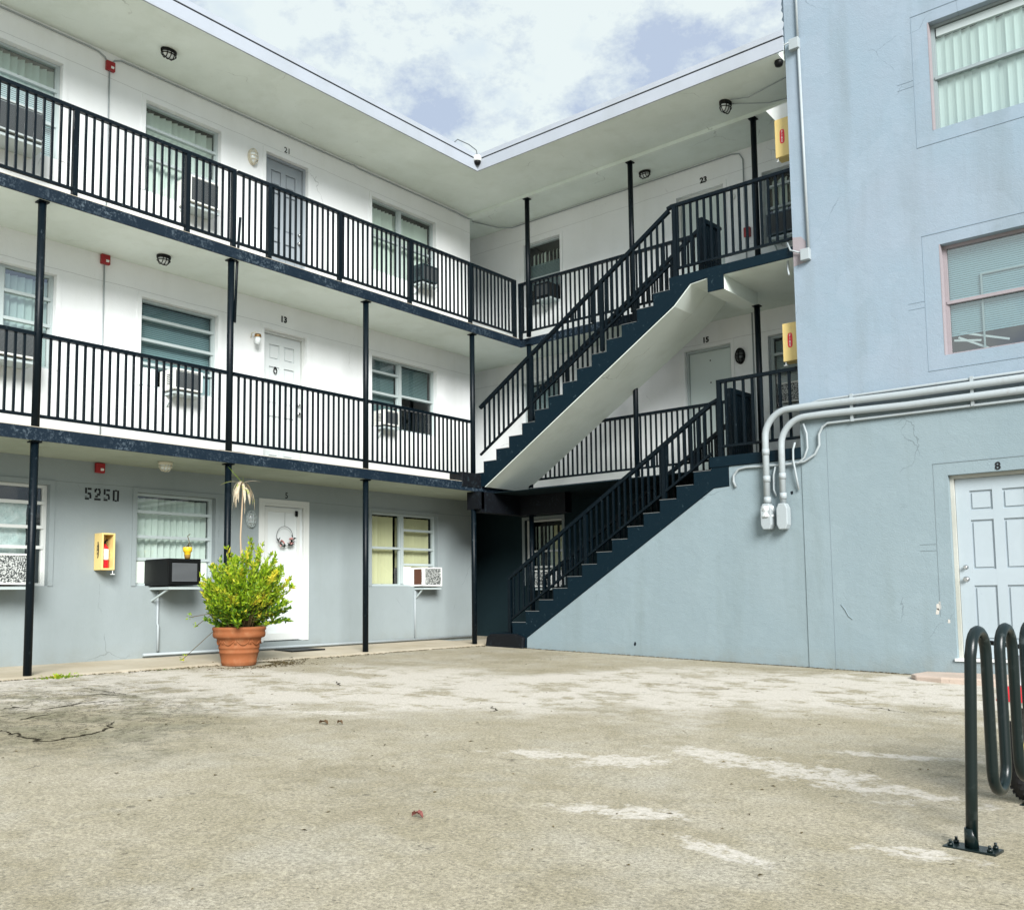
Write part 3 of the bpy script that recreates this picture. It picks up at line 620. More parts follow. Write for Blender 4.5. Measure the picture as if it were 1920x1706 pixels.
# upper flight
topU = [(-10.555, 1.887), (-10.555, 2.07)]
for k in range(14): topU += [(-10.277 + k * DX, 2.07 + k * .1795), (-10.277 + k * DX, 2.07 + (k + 1) * .1795)]
topU = [p for p in topU if p[1] < 4.57]
topU += [(-6.66, 4.581), (-6.05, 4.581), (-6.05, 4.45), (-6.32, 4.425), (-6.60, 4.158), (-10.27, 1.835), (-10.40, 1.835), (-10.40, 1.887)]
st = MB(); st.prism(topU, 'y', Y0s, Y1s); uf = st.build('upper_flight', STAIR, ST)
sf = MB(); e = .004
sf.prism([(-6.05, 4.449 - e), (-6.32, 4.424 - e), (-6.598, 4.157 - e), (-10.265, 1.834 - e), (-10.255, 1.827 - e), (-6.59, 4.148 - e), (-6.312, 4.415 - e), (-6.05, 4.44 - e)], 'y', Y0s + .012, Y1s + .004); sf.build('soffit', SOFFIT, uf)
te = MB()
for k in range(13): te.box(-10.285 + k * DX, -10.285 + (k + 1) * DX - .012, Y0s - .004, Y0s + .03, 2.2495 + k * .1795 + .001, 2.2495 + k * .1795 + .006)
te.build('worn_tread_edge', TREADEDGE, uf)
ln = MB(); ln.box(-6.049, -4.782, Y0s - .002, Y0s + .02, 4.44, S3 - .001); ln.box(-6.045, -5.80, Y0s - .0015, Y0s + .02, 4.235, 4.4405); ul = ln.build('upper_landing_edge', STAIR, ST)
ln = MB(); ln.box(-6.048, -4.783, Y0s + .021, 12.912, 4.442, S3 - .002); ln.build('upper_landing', SOFFIT, ST)
ln = MB(); ln.box(-6.043, -5.802, Y0s + .021, 12.86, 4.237, 4.4415); ln.build('landing_beam', SOFFIT, ST)
bm2 = MB(); bm2.box(-10.44, -10.27, 11.69, 12.93, 1.40, 1.741); bm2.box(-10.269, -9.3, 12.72, 12.905, 1.40, 1.741); bm2.box(-10.53, -10.27, 11.62, 11.76, 1.45, 1.741)
bm2.build('dark_support_beam', BEAM, ST)
kb = MB(); kb.box(-10.62, -10.33, 11.285, 11.76, 1.80, 2.045); kb.build('kerb_block', BEAM, ST, bevel=.01)
# ------------------------------------------------------------------ support posts
def post(x, y, z0, z1, label, r=.043, grp='round black steel posts under the balconies'):
    t = thing('support_post', label, 'post', (x, y, z0), 0, grp)
    b = MB(); b.tube([(0, 0, 0), (0, 0, z1 - z0)], r, 16); b.build('post_shaft', METAL, t, world=False)
    b = MB(); b.box(-r - .014, r + .014, -r - .014, r + .014, z1 - z0 - .014, z1 - z0 - .001); b.build('cap_plate', METAL, t, world=False)
    return t
ys = [2.12, 4.51, 6.94, 9.28, 11.667]
wh = ['nearest the camera past the left picture edge', 'left of the street number 5250', 'behind the withered stalk of the potted plant', 'between door 5 and the double window', 'at the foot of the stairs']
wh2 = ['past the left picture edge', 'crossing the leftmost window', 'left of door 13', 'left of the double window', 'where the upper stair flight starts']
for y, a, b in zip(ys[1:], wh[1:], wh2[1:]):
    post(-10.43, y, -.79, 1.741, 'ground floor round black post ' + a); post(-10.43, y, S2, 4.439, 'middle floor round black post ' + b)
for x, a in ((-10.113, 'nearest the building corner'), (-7.935, 'left of door 23'), (-5.755, 'right of door 23')): post(x, 12.83, S3, 7.114, 'top floor round black post carrying the roof beam ' + a)
for x, a in ((-10.113, 'seen through the lower rail of the upper flight'), (-7.935, 'below the pale stair soffit'), (-5.80, 'right of door 15')): post(x, 12.83, S2, 4.24 if x > -6 else 4.439, 'middle floor round black post ' + a)
post(-10.113, 12.83, -.78, 1.399, 'ground floor round black post in the shade behind the lower stairs')
rod = MB(); rod.tube([(-10.42, 7.06, 5.05), (-10.42, 7.02, 4.35), (-10.38, 6.97, 3.6)], .018, 8); tag(rod.build('loose_pipe', METAL), 'thin bent black pipe strapped beside the middle floor post near door 13', 'pipe')
# ------------------------------------------------------------------ railings
def railing(name, label, P0, P1, height, gap, posts=(), spacing=.0957, grp=None, bsz=.025, toph=.045, topw=.055, ends=True, ext=None):
    """P0,P1: floor points below the rail; slopes allowed. posts: distances with thick posts (as parts)"""
    P0 = Vector(P0); P1 = Vector(P1); d = P1 - P0; Lh = math.hypot(d.x, d.y); sl_ = d.z / Lh; rz = math.atan2(d.y, d.x)
    t = thing(name, label, 'railing', tuple(P0), rz, grp)
    b = MB(); b.bar((0, 0, height - toph / 2), (Lh, 0, height - toph / 2 + sl_ * Lh), topw, toph); tr = b.build('top_rail', METAL, t, world=False)
    b = MB(); b.bar((0, 0, gap + .015), (Lh, 0, gap + .015 + sl_ * Lh), .034, .034); b.build('bottom_rail', METAL, t, world=False)
    n_ = max(2, round(Lh / spacing)); st_ = Lh / n_; hb = height - toph - gap - .03
    b = MB(); b.box(-bsz / 2, bsz / 2, -bsz / 2, bsz / 2, -.01 - abs(sl_) * .01, hb + abs(sl_) * .01 + .01); me = b.mesh('baluster', METAL)
    for k in range(1, n_):
        x = k * st_
        if any(abs(x - q) < .045 for q in posts): continue
        o = bpy.data.objects.new('baluster', me); C.objects.link(o); o.parent = t; o.location = (x, 0, gap + .03 + sl_ * x)
    for q in posts:
        b = MB(); b.box(q - .03, q + .03, -.0268, .0268, sl_ * q, height - toph + sl_ * q); b.build('rail_post', METAL, t, world=False)
    return t
RX = -10.435
G2 = 'middle floor balcony railing sections'
for a, b, w_ in ((2.0, 4.465, 'leftmost, cut by the left picture edge'), (4.555, 6.895, 'below the dark blind window'), (6.985, 9.235, 'in front of door 13'), (9.325, 11.62, 'in front of the open double window')):
    railing('balcony_railing', 'middle floor black barred railing section ' + w_, (RX, a, S2), (RX, b, S2), 1.065, .125, grp=G2)
railing('balcony_railing', 'top floor black barred railing left of the joint above the bent pipe', (RX, 2.2, S3), (RX, 6.99, S3), 1.10, .10, posts=(2.66, 4.09, 4.765), grp='top floor balcony railings')
railing('balcony_railing', 'top floor long black barred railing running past door 21 to the corner', (RX, 7.02, S3), (RX, 12.86, S3), 1.10, .10, posts=(.51, 1.75, 3.18, 4.61, 5.81), grp='top floor balcony railings')
railing('balcony_railing', 'top floor black barred railing of the right wing behind the upper stair rail', (-10.36, 12.872, S3), (-6.36, 12.872, S3), 1.02, .10, posts=(.03, 1.6, 3.95))
railing('balcony_railing', 'middle floor black barred railing of the right wing under the pale stair soffit', (-10.3, 12.872, S2), (-5.95, 12.872, S2), 1.02, .12, posts=(.03, 4.3))
railing('landing_railing', 'black railing along the front edge of the top landing', (-6.64, 11.83, S3), (-4.80, 11.83, S3), 1.105, .12, posts=(.06,), spacing=.111, bsz=.030)
railing('landing_railing', 'black railing along the front edge of the middle landing', (-5.985, 11.83, S2), (-4.80, 11.83, S2), 1.085, .13, posts=(.03,), spacing=.125, bsz=.032)
railing('return_railing', 'short dense black return rail at the head of the upper flight', (-6.44, 12.35, S3), (-6.40, 12.86, S3), 1.03, .06, posts=(.03, .48), spacing=.065, bsz=.034, toph=.07, topw=.07)
railing('return_railing', 'short dense black return rail at the head of the lower flight', (-5.99, 12.20, S2), (-5.95, 12.86, S2), 1.04, .06, posts=(.03, .48), spacing=.065, bsz=.034, toph=.07, topw=.07)
sL = (2.665 - .308) / (9.854 - 6.137)
for yy, w_ in ((11.85, 'outer'), (12.78, 'inner')):
    railing('stair_railing', 'black barred railing on the %s side of the lower stair flight' % w_, (-9.83, yy, -.62), (-6.11, yy, -.62 + 3.72 * sL), .93, .20, posts=(.02, 1.55, 2.95), spacing=.103, bsz=.028, toph=.055, grp='stair railings')
    railing('stair_railing', 'black barred railing on the %s side of the upper stair flight' % w_, (-10.42 if yy < 12 else -10.05, yy, 2.105 + (0 if yy < 12 else .37 * .648)), (-6.68, yy, 2.105 + 3.74 * .648), 1.12, .27, posts=(1.12, 2.52) if yy < 12 else (.8, 2.2), spacing=.103, bsz=.028, toph=.055, grp='stair railings')
lk = MB(); lk.bar((-6.115, 11.85, 2.655), (-5.99, 11.845, 2.70), .045, .04); tag(lk.build('handrail_link', METAL), 'short black link joining the lower stair rail to the middle landing rail', 'handrail')
# ------------------------------------------------------------------ air conditioners hung in the windows
def ac(F_, u0, u1, z0, z1, dep, label, case=ACWHITE, grille=GRILLE, fins=None, shelf=True, bracket_m=ALU, side_vent=True, grp='window air conditioners', e=.022):
    c = F_((u0 + u1) / 2, -dep / 2, z0); t = thing('air_conditioner', label, 'air conditioner', c, 0, grp)
    b = MB(); mbox(b, F_, u0, u1, -dep + .012, .085, z0, z1); cs = b.build('case', case, t, bevel=.008)
    b = MB()                                                 # rim around the outer face
    for q in ((u0 + .001, u0 + e, z0 + .001, z1 - .001), (u1 - e, u1 - .001, z0 + .001, z1 - .001), (u0 + e, u1 - e, z1 - e, z1 - .001), (u0 + e, u1 - e, z0 + .001, z0 + e)): mbox(b, F_, q[0], q[1], -dep - .006, -dep + .0118, q[2], q[3])
    b.build('rim', case, t)
    b = MB()
    if fins: mbox(b, F_, u0 + e, u1 - e, -dep + .004, -dep + .0115, z0 + e, z1 - e); b.build('condenser_fins', fins, t)
    else:
        n_ = int((z1 - z0 - 2 * e) / .014)
        for k in range(n_): zz = z0 + e + k * .014; mbox(b, F_, u0 + e, u1 - e, -dep + .001, -dep + .011, zz, zz + .008)
        b.build('grille', grille, t)
    if side_vent:
        b = MB()
        for k in range(6): zz = z0 + (z1 - z0) * (.25 + .09 * k); mbox(b, F_, u0 - .0025, u0 - .0005, -dep + .05, -dep * .35, zz, zz + .01)
        b.build('side_vent', BLACKP, t)
    if shelf:
        b = MB(); mbox(b, F_, u0 + .03, u1 + .02, -dep + .03, -.002, z0 - .055, z0 - .022); b.build('support_shelf', bracket_m, t)
        b = MB(); a = F_(u0 + .06, -dep + .1, z0 - .056); d = F_(u0 + .06, -.004, z0 - .2); b.bar(a, d, .02, .02); b.build('bracket_arm', bracket_m, t)
    return t
ac(mL, 6.46, 6.92, .195, .535, .50, 'black air conditioner in the ground floor window left of the potted plant', BLACKP, mat('silver_louvres', (.15, .16, .17), .5, .3), side_vent=False, e=.048)
ac(mL, 4.28, 4.80, .20, .55, .40, 'grimy air conditioner in the ground floor window at the left picture edge', ACWHITE, fins=FINS)
w3 = ac(mL, 11.31, 11.74, .185, .505, .26, 'white air conditioner with bent fins in the ground floor double window', PLASTICW, fins=FINS)
b = MB(); mbox(b, mL, 11.306, 11.3085, -.20, -.02, .215, .475); b.build('open_side_panel', mat('rusty_inside', (.10, .045, .03), .8, .1), w3)
ac(mL, 6.62, 7.04, 2.80, 3.08, .28, 'beige air conditioner in the middle floor dark blind window')
ac(mL, 4.25, 4.79, 2.82, 3.12, .38, 'beige air conditioner in the middle floor window at the left picture edge')
ac(mL, 10.44, 10.78, 2.84, 3.09, .22, 'small white air conditioner in the middle floor double window')
ac(mL, 6.79, 7.25, 5.42, 5.79, .30, 'rust stained beige air conditioner in the top floor window left of door 21')
ac(mL, 4.2, 4.80, 5.44, 5.82, .40, 'grey air conditioner in the top floor window at the left picture edge', mat('dull_grey_ac', (.36, .40, .40), .5, .3))
ac(mL, 11.30, 11.68, 5.50, 5.79, .26, 'dark air conditioner in the top floor double window', mat('dark_ac_case', (.03, .05, .055), .5, .4))
ac(mR, -10.47, -10.12, 5.50, 5.76, .30, 'black air conditioner in the top floor corner window of the right wing', BLACKP)
ac(mR, -10.62, -10.18, .16, .46, .26, 'white air conditioner in the shaded window behind the lower stairs', PLASTICW, fins=FINS)
ac(mR, -5.88, -5.42, 5.50, 5.84, .30, 'dark grey air conditioner in the top floor window beside the end block', mat('slate_ac_case', (.07, .10, .12), .5, .4))
ac(mR, -5.78, -5.35, 2.86, 3.17, .30, 'air conditioner with bent fins in the middle floor window beside the end block', ACWHITE, fins=FINS)

# ------------------------------------------------------------------ lamps (unlit)
def lamp(label, loc, normal, longax, m, sx=.10, sy=.062, h=.075, grp=None, cover=GLASSW, name='bulkhead_lamp'):
    t = thing(name, label, 'wall lamp' if abs(normal[2]) < .5 else 'ceiling lamp', loc, 0, grp)
    n_ = Vector(normal).normalized(); x = Vector(longax).normalized(); y = n_.cross(x); R_ = Matrix((x, y, n_)).transposed()
    def fin(b): b.v = [tuple(R_ @ Vector(p)) for p in b.v]; return b
    b = MB(); k = sy / sx; b.lathe([(sx, 0), (sx * 1.02, h * .12), (sx, h * .34), (sx * .9, h * .38)], seg=24, squash=(1, k)); fin(b).build('housing', m, t, world=False)
    b = MB(); b.lathe([(sx * .84, h * .3), (sx * .82, h * .55), (sx * .68, h * .82), (sx * .35, h * .96), (.002, h)], seg=24, squash=(1, k)); fin(b).build('glass_cover', cover, t, world=False)
    b = MB(); r = sx * .06
    b.tube([(sx * .93 * math.cos(a), sy * .93 * math.sin(a), h * .62) for a in [i * math.pi / 10 for i in range(21)]], r, 6, caps=False)
    for xx in (-.45 * sx, 0, .45 * sx):
        yy = sy * math.sqrt(1 - (xx / sx) ** 2); b.tube([(xx, yy * .98 * math.cos(a), h * .3 + h * .8 * math.sin(a)) for a in [i * math.pi / 8 for i in range(9)]], r, 6)
    b.tube([(sx * .96 * math.cos(a), 0, h * .3 + h * .85 * math.sin(a)) for a in [i * math.pi / 8 for i in range(9)]], r, 6)
    fin(b).build('cage', m, t, world=False); return t
lamp('black caged lamp on the top floor ceiling near the picture left', (-10.86, 6.24, ZR - .002), (0, 0, -1), (0, 1, 0), BLACKP, .108, .074, .10)
lamp('black caged lamp on the middle floor ceiling above the dark blind window', (-10.95, 6.28, 4.44), (0, 0, -1), (0, 1, 0), BLACKP, .092, .075, .105)
lamp('cream caged lamp on the ground floor ceiling above the pale blind window', (-10.86, 6.31, 1.742), (0, 0, -1), (0, 1, 0), CREAMP, .09, .075, .105)
lamp('black caged lamp on the top ceiling left of door 23', (-8.0, 13.40, ZR - .002), (0, 0, -1), (1, 0, 0), BLACKP, .108, .074, .10)
lamp('black caged lamp under the roof overhang beside the end block', (-5.90, 12.22, ZR - .002), (0, 0, -1), (.3, 1, 0), BLACKP, .105, .075, .15)
lamp('white oval lamp on the wall left of door 21', (XL + .001, 7.98, 6.56), (1, 0, 0), (0, 0, 1), CREAMP, .125, .075, .09)
lamp('white oval caged lamp on the wall left of door 5', (XL + .001, 8.02, 1.155), (1, 0, 0), (0, 0, 1), ALU, .125, .075, .08, cover=mat('dim_lamp_glass', (.35, .38, .38), .2, .5))
lamp('black oval caged lamp right of door 15', (-6.52, YR - .001, 3.78), (0, -1, 0), (0, 0, 1), BLACKP, .13, .08, .08, cover=mat('smoky_glass', (.06, .07, .07), .2, .6))
t = thing('jar_lamp', 'brass capped glass jar lamp on the wall left of door 13', 'wall lamp', (XL, 8.03, 3.80))
b = MB(); b.tube([(.0, -.03, .02), (.06, -.055, .075), (.11, -.03, .08), (.13, 0, .05)], .008, 6); b.build('arm', CREAMP, t, world=False)
b = MB(); b.lathe([(.045, 0), (.05, -.03), (.05, -.045)], (.13, 0, .055), 16); b.build('cap', mat('brass', (.35, .2, .08), .4, .5, .8), t, world=False)
b = MB(); b.lathe([(.042, -.045), (.044, -.1), (.035, -.14), (.004, -.15)], (.13, 0, .055), 16); b.build('glass_jar', GLASSW, t, world=False)
t = thing('corner_floodlight', 'small round floodlight at the inner corner of the roof edge', 'security light', (-10.085, 11.46, 7.33))
b = MB(); b.lathe([(.003, .085), (.045, .08), (.07, .03), (.062, -.02)], seg=18); b.build('hood', PLASTICW, t, world=False)
b = MB(); b.lathe([(.058, -.0201), (.055, -.05), (.03, -.075), (.003, -.08)], seg=18); b.build('lens', BLACKP, t, world=False)
cw = MB(); cw.tube([(-10.08, 11.45, 7.42), (-10.09, 11.44, 7.50), (-10.13, 11.30, 7.56), (-10.16, 11.05, 7.565), (-10.17, 10.95, 7.46)], .008, 6); tag(cw.build('lamp_cable', GRILLE), 'thin grey cable looping over the inner roof corner', 'cable')
t = thing('corner_floodlight', 'black floodlight tucked under the roof beside the blue block', 'security light', (-4.86, 11.72, 7.17))
b = MB(); b.lathe([(.003, .05), (.045, .04), (.06, -.02), (.05, -.06), (.003, -.065)], seg=14); b.build('lamp_head', BLACKP, t, world=False)
b = MB(); b.tube([(0, 0, .04), (-.02, -.02, .13), (.05, -.03, .17), (.17, -.03, .19)], .012, 6); b.build('supply_cable', PIPEM, t, world=False)

# ------------------------------------------------------------------ fire alarms and their conduits
for z, w_ in ((6.99, 'top floor red fire alarm box fed by two conduits'), (4.385, 'middle floor red fire alarm box with sooty ceiling above'), (1.68, 'ground floor red fire alarm box above the street number')):
    t = thing('fire_alarm', w_, 'fire alarm', (XL, 5.77, z - .07), 0, 'red fire alarm boxes down the left wall')
    b = MB(); b.box(.001, .05, -.058, .058, 0, .125); b.build('alarm_case', RED, t, world=False, bevel=.006)
    b = MB(); b.prism([(.0501, .06), (.062, .055), (.066, .04), (.0501, .028)], 'y', -.002, .035); b.build('strobe_lens', PLASTICW, t, world=False)
cd = MB(); x = XL + .018
cd.tube([(x, -2, 7.13), (x, 5.50, 7.13), (x, 5.62, 7.12), (x, 5.70, 7.08), (x, 5.72, 7.045)], .011, 8); cd.tube([(x, 5.80, 7.045), (x, 5.83, 7.09), (x, 5.92, 7.13), (x, 9.9, 7.13), (x, 9.95, 7.14), (x, 10.05, 7.12), (x, 12.4, 7.12), (x, 12.78, 7.10), (x + .01, 12.86, 7.12), (x - .1, 13.0, 7.14), (-11.4, 13.55, 7.14), (-11.2, YR - .02, 7.14), (-6.55, YR - .02, 7.14), (-6.42, YR - .02, 7.11), (-6.36, YR - .02, 7.0), (-6.35, YR - .02, S3)], .011, 8)
tag(cd.build('ceiling_conduit', PIPEM), 'thin painted conduit following the top floor wall under the ceiling', 'conduit')
for z0_, z1_, w_ in ((S3, 6.925, 'top floor'), (S2, 4.32, 'middle floor')):
    b = MB(); b.tube([(x, 5.765, z0_), (x, 5.765, z1_)], .009, 8); tag(b.build('drop_conduit', PIPEM), 'thin vertical conduit below the %s red alarm box' % w_, 'conduit')
b = MB(); b.tube([(-6.30, YR - .015, S2), (-6.30, YR - .015, 4.44)], .012, 8); tag(b.build('drop_conduit', PIPEM), 'thin vertical conduit between door 15 and the middle floor post', 'conduit')
for pts, w_ in (([(x, 6.60, .12), (x, 6.60, -.30), (x + .02, 6.60, -.33), (x + .02, 6.60, -.66)], 'under the black air conditioner'), ([(x, 11.33, .11), (x, 11.33, -.69)], 'under the white air conditioner of the double window')):
    b = MB(); b.tube(pts, .016, 8); tag(b.build('drain_pipe', PIPEM), 'white vertical drain pipe ' + w_, 'pipe')
b = MB(); b.tube([(x + .01, 6.40, -.700), (x + .01, 12.83, -.715)], .020, 8); tag(b.build('drain_pipe', PIPEM), 'long white drain pipe lying along the foot of the left wall', 'pipe')

# fire extinguisher cabinets
def cabinet(loc, rz, label, w_=.17, d_=.20, h_=.46, grp='fire extinguisher cabinets'):
    """local: opens towards +x, width along y"""
    t = thing('extinguisher_cabinet', label, 'cabinet', loc, rz, grp); e = .022
    b = MB(); b.box(0, d_, 0, e, 0, h_); b.box(0, d_, w_ - e, w_, 0, h_); b.box(0, d_, e, w_ - e, 0, e); b.box(0, d_, e, w_ - e, h_ - e, h_); b.box(0, .01, e, w_ - e, e, h_ - e)
    b.build('shell', YELB, t, world=False, bevel=.006)
    b = MB(); b.tube([(d_ * .9, w_ * .9, 0), (d_ * .9, w_ * .9, -.05)], .005, 6); b.box(d_ * .9 - .02, d_ * .9 + .02, w_ * .9 - .02, w_ * .9 + .02, -.056, -.048); flat(b.build('breaker_bar', PLASTICW, t, world=False))
    return t
cb = cabinet((XL + .002, 5.735, .385), 0, 'yellow fire extinguisher cabinet on the ground floor wall under the street number')
b = MB(); n_ = 14; pl = [(.10 + .026 * math.cos(2 * math.pi * i / n_), .25 + (.105 + 0) * math.sin(2 * math.pi * i / n_)) for i in range(n_)]
b.prism(pl, 'y', -.003, -.0005); b.build('side_badge', NUM, cb, world=False)
def vtext(name, s_, parent, x, ytop, step, size, m, y=-.005, F_=None):
    for i, ch in enumerate(s_):
        cu = bpy.data.curves.new(name, 'FONT'); cu.body = ch; cu.size = size; cu.extrude = .0008; cu.align_x = 'CENTER'; cu.resolution_u = 2
        tt = bpy.data.objects.new('tmp', cu); C.objects.link(tt); bpy.context.view_layer.update(); me = bpy.data.meshes.new_from_object(tt); bpy.data.objects.remove(tt)
        for v in me.vertices: v.co = Vector((x + v.co.x, y - v.co.z, ytop - i * step + v.co.y))
        me.materials.clear(); me.materials.append(m); o = bpy.data.objects.new(name, me); C.objects.link(o); o.parent = parent
vtext('badge_letter', 'FIRE', cb, .10, .30, .045, .05, YELB)
t = thing('fire_extinguisher', 'red fire extinguisher with white label inside the yellow ground floor cabinet', 'fire extinguisher', (XL + .10, 5.82, .412))
b = MB(); b.lathe([(.045, 0), (.050, .01), (.050, .22), (.042, .26), (.02, .285), (.018, .30)], seg=18); b.build('cylinder', REDB, t, world=False)
b = MB(); b.lathe([(.0512, .10), (.0514, .12), (.0514, .23), (.0505, .235)], seg=18); b.build('paper_label', PLASTICW, t, world=False)
b = MB(); b.box(-.012, .012, -.012, .012, .29, .33); b.bar((0, 0, .33), (.07, 0, .35), .018, .01); b.tube([(0, -.01, .31), (.02, -.05, .29), (.03, -.055, .2), (.03, -.055, .1)], .008, 6); flat(b.build('valve_and_hose', BLACKP, t, world=False))
for z, w_ in ((5.95, 'top'), (3.10, 'middle')):
    cb = cabinet((-4.782, 11.95, z), math.pi, 'yellow fire extinguisher cabinet on the side of the blue block at %s landing' % w_, w_=.2, d_=.27, h_=.54 if z > 4 else .52)
    cb.location.y = 12.15
    # its narrow side (facing the lot) carries the red fire badge
    hh = .27; tt_ = MB(); n_ = 16
    pts = [(.105 + .034 * (abs(math.cos(2 * math.pi * i / n_)) ** .5) * (1 if math.cos(2 * math.pi * i / n_) > 0 else -1), .28 + .10 * (abs(math.sin(2 * math.pi * i / n_)) ** .5) * (1 if math.sin(2 * math.pi * i / n_) > 0 else -1)) for i in range(n_)]
    pts = [(.27 - a, c) for a, c in pts]
    tt_.prism([(a, c) for a, c in pts], 'y', .2005, .203); tt_.build('fire_badge', REDB, cb, world=False)
    for i, ch in enumerate('FIRE'):
        cu_ = bpy.data.curves.new('badge_letter', 'FONT'); cu_.body = ch; cu_.size = .05; cu_.extrude = .0008; cu_.align_x = 'CENTER'; cu_.resolution_u = 2
        tt = bpy.data.objects.new('tmp', cu_); C.objects.link(tt); bpy.context.view_layer.update(); me = bpy.data.meshes.new_from_object(tt); bpy.data.objects.remove(tt)
        for v in me.vertices: v.co = Vector((.165 - v.co.x, .205 + v.co.z, .328 - i * .043 + v.co.y))
        me.materials.clear(); me.materials.append(PLASTICW); o = bpy.data.objects.new('badge_letter', me); C.objects.link(o); o.parent = cb
hd = MB(); hd.prism([(-4.785, 6.72), (-5.19, 6.70), (-5.05, 6.50), (-4.785, 6.52)], 'y', 12.0, 12.02); hd.box(-5.05, -4.785, 12.02, 12.3, 6.51, 6.53)
tag(hd.build('white_panel', PLASTICW), 'white tilted panel above the top landing fire cabinet', 'vent hood')  # plain white panel of unknown use, standing off the block side
sg = MB(); sg.box(-6.37, -6.27, YR - .06, YR - .001, 5.69, 5.84); t_ = sg.build('pull_station', RED); tag(t_, 'small red fire pull box on the wall behind the top landing railing', 'fire alarm')
ds = MB(); ds.lathe([(.045, 0), (.045, .02), (.03, .03)], seg=16, squash=(1, 1.3)); o = ds.build('doorbell_lamp', PLASTICW); o.rotation_euler = (math.pi / 2, 0, 0); o.location = (-6.56, YR - .001, 6.43); tag(o, 'small white round fitting on the wall right of door 23', 'wall fitting')

# ------------------------------------------------------------------ conduits on the blue block
def arc(c, r, a0, a1, n_=8, plane='xz', y=0):
    return [(c[0] + r * math.cos(a0 + (a1 - a0) * i / n_), y, c[1] + r * math.sin(a0 + (a1 - a0) * i / n_)) for i in range(n_ + 1)]
yp = 11.69
def big_pipe(xd, zt, zbot, label, xr, zr, r, collars):
    t = thing('electrical_conduit', label, 'conduit', (xd, yp, zbot), 0, 'large grey conduits bending down the block')
    R_ = .34; b = MB(); b.tube([(xr, yp, zr), (-3.4, yp, zr + .012), (xd + R_ + .25, yp, zt)] + arc((xd + R_, zt - R_), R_, math.pi / 2, math.pi, 10, y=yp) + [(xd - .005, yp, zbot + .12)], [r] * 3 + [r * .95] * 11 + [r * .86], 16); b.build('pipe', PIPEM, t)
    for z in collars: b = MB(); b.tube([(xd, yp, z - .04), (xd, yp, z + .04)], r * 1.03, 16); b.build('collar', PIPEM, t)
    b = MB(); pr = [(-.075, .10), (-.045, .17), (.045, .17), (.075, .10), (.075, -.11), (.045, -.17), (-.045, -.17), (-.075, -.11)]
    b.prism([(xd + a, zbot + c) for a, c in pr], 'y', yp - .075, yp + .05); b.build('end_fitting', PIPEM, t, bevel=.012)
    return t
t = big_pipe(-5.235, 2.395, 1.0, 'larger outer grey conduit ending in a crumpled wrapped fitting', 4.9, 2.36, .047, (1.86, 1.50, 1.22))
rr = random.Random(2); b = MB()
b.tube([(-5.235, yp - .01, .99 + .15 * k / 6) for k in range(7)], [.078 + rr.uniform(-.008, .012) for _ in range(7)], 9); b.build('torn_wrap', mat('torn_foil', (.66, .70, .71), .5, .4, build=lambda nb, b_: bump(nb, b_, nb.noise(30, 5, .7), 1, .03)), t)
big_pipe(-5.015, 2.265, .99, 'inner grey conduit ending in a smooth rounded fitting', 4.9, 2.225, .045, (1.52, 1.26))
for pts, r, w_ in (([(4.9, 11.73, 2.435), (-4.50, 11.73, 2.457), (-4.60, 11.74, 2.44), (-4.70, 11.75, 2.38)], .018, 'thin grey conduit running just above the two large conduits'),
                   ([(4.9, 11.725, 2.09), (-4.40, 11.725, 2.15), (-4.47, 11.725, 2.11), (-4.52, 11.725, 2.02), (-4.52, 11.725, 1.88), (-4.58, 11.725, 1.77), (-4.72, 11.725, 1.69), (-4.95, 11.73, 1.675), (-5.55, 11.745, 1.695), (-5.66, 11.745, 1.68), (-5.735, 11.745, 1.60), (-5.74, 11.745, 1.52), (-5.71, 11.75, 1.44)], .017, 'thin grey conduit under the large conduits curling below the middle landing'),
                   ([(-4.72, 11.72, 2.18), (-4.68, 11.72, 2.05), (-4.675, 11.72, 1.86), (-4.72, 11.72, 1.74), (-4.80, 11.72, 1.68), (-4.84, 11.72, 1.67)], .014, 'short white cable sleeve hooking round the block corner'),
                   ([(-5.12, 11.72, 1.66), (-5.15, 11.72, 1.55), (-5.16, 11.73, 1.36), (-5.13, 11.74, 1.27)], .013, 'short curved grey conduit between the two large conduits'),
                   ([(-4.84, 11.72, 1.95), (-4.87, 11.72, 1.86), (-4.87, 11.71, 1.72), (-4.84, 11.72, 1.50), (-4.82, 11.74, 1.33)], .014, 'thin white conduit right of the inner large conduit'),
                   ([(-4.59, 11.735, 8.9), (-4.59, 11.735, 7.40)], .017, 'upper vertical conduit at the block corner above the junction box'),
                   ([(-4.585, 11.735, 7.25), (-4.557, 11.735, 4.47)], .019, 'lower vertical conduit at the block corner between two junction boxes'),
                   ([(-4.66, 11.73, 4.45), (-4.80, 11.72, 4.52), (-4.87, 11.80, 4.66), (-4.91, 11.9, 4.55), (-4.90, 11.85, 4.33), (-4.84, 11.74, 4.20)], .012, 'loose white cable at the block corner beside the top landing')):
    b = MB(); b.tube(pts, r, 8); tag(b.build('conduit', PIPEM), w_, 'conduit')
for a, z, w_ in (((-4.70, -4.565), 7.32, 'grey junction box at the block corner level with the roof edge'), ((-4.655, -4.535), 4.41, 'grey junction box at the block corner level with the top landing')):
    b = MB(); b.box(a[0], a[1], 11.68, 11.7595, z - .075, z + .075); tag(b.build('junction_box', PIPEM, bevel=.006), w_, 'junction box')
b = MB(); b.prism([(-4.779, 4.30), (-4.60, 4.33), (-4.60, 4.60), (-4.66, 4.68), (-4.779, 4.70)], 'y', 11.7575, 11.7598); b.build('repair_patch', PINK, SIDE)
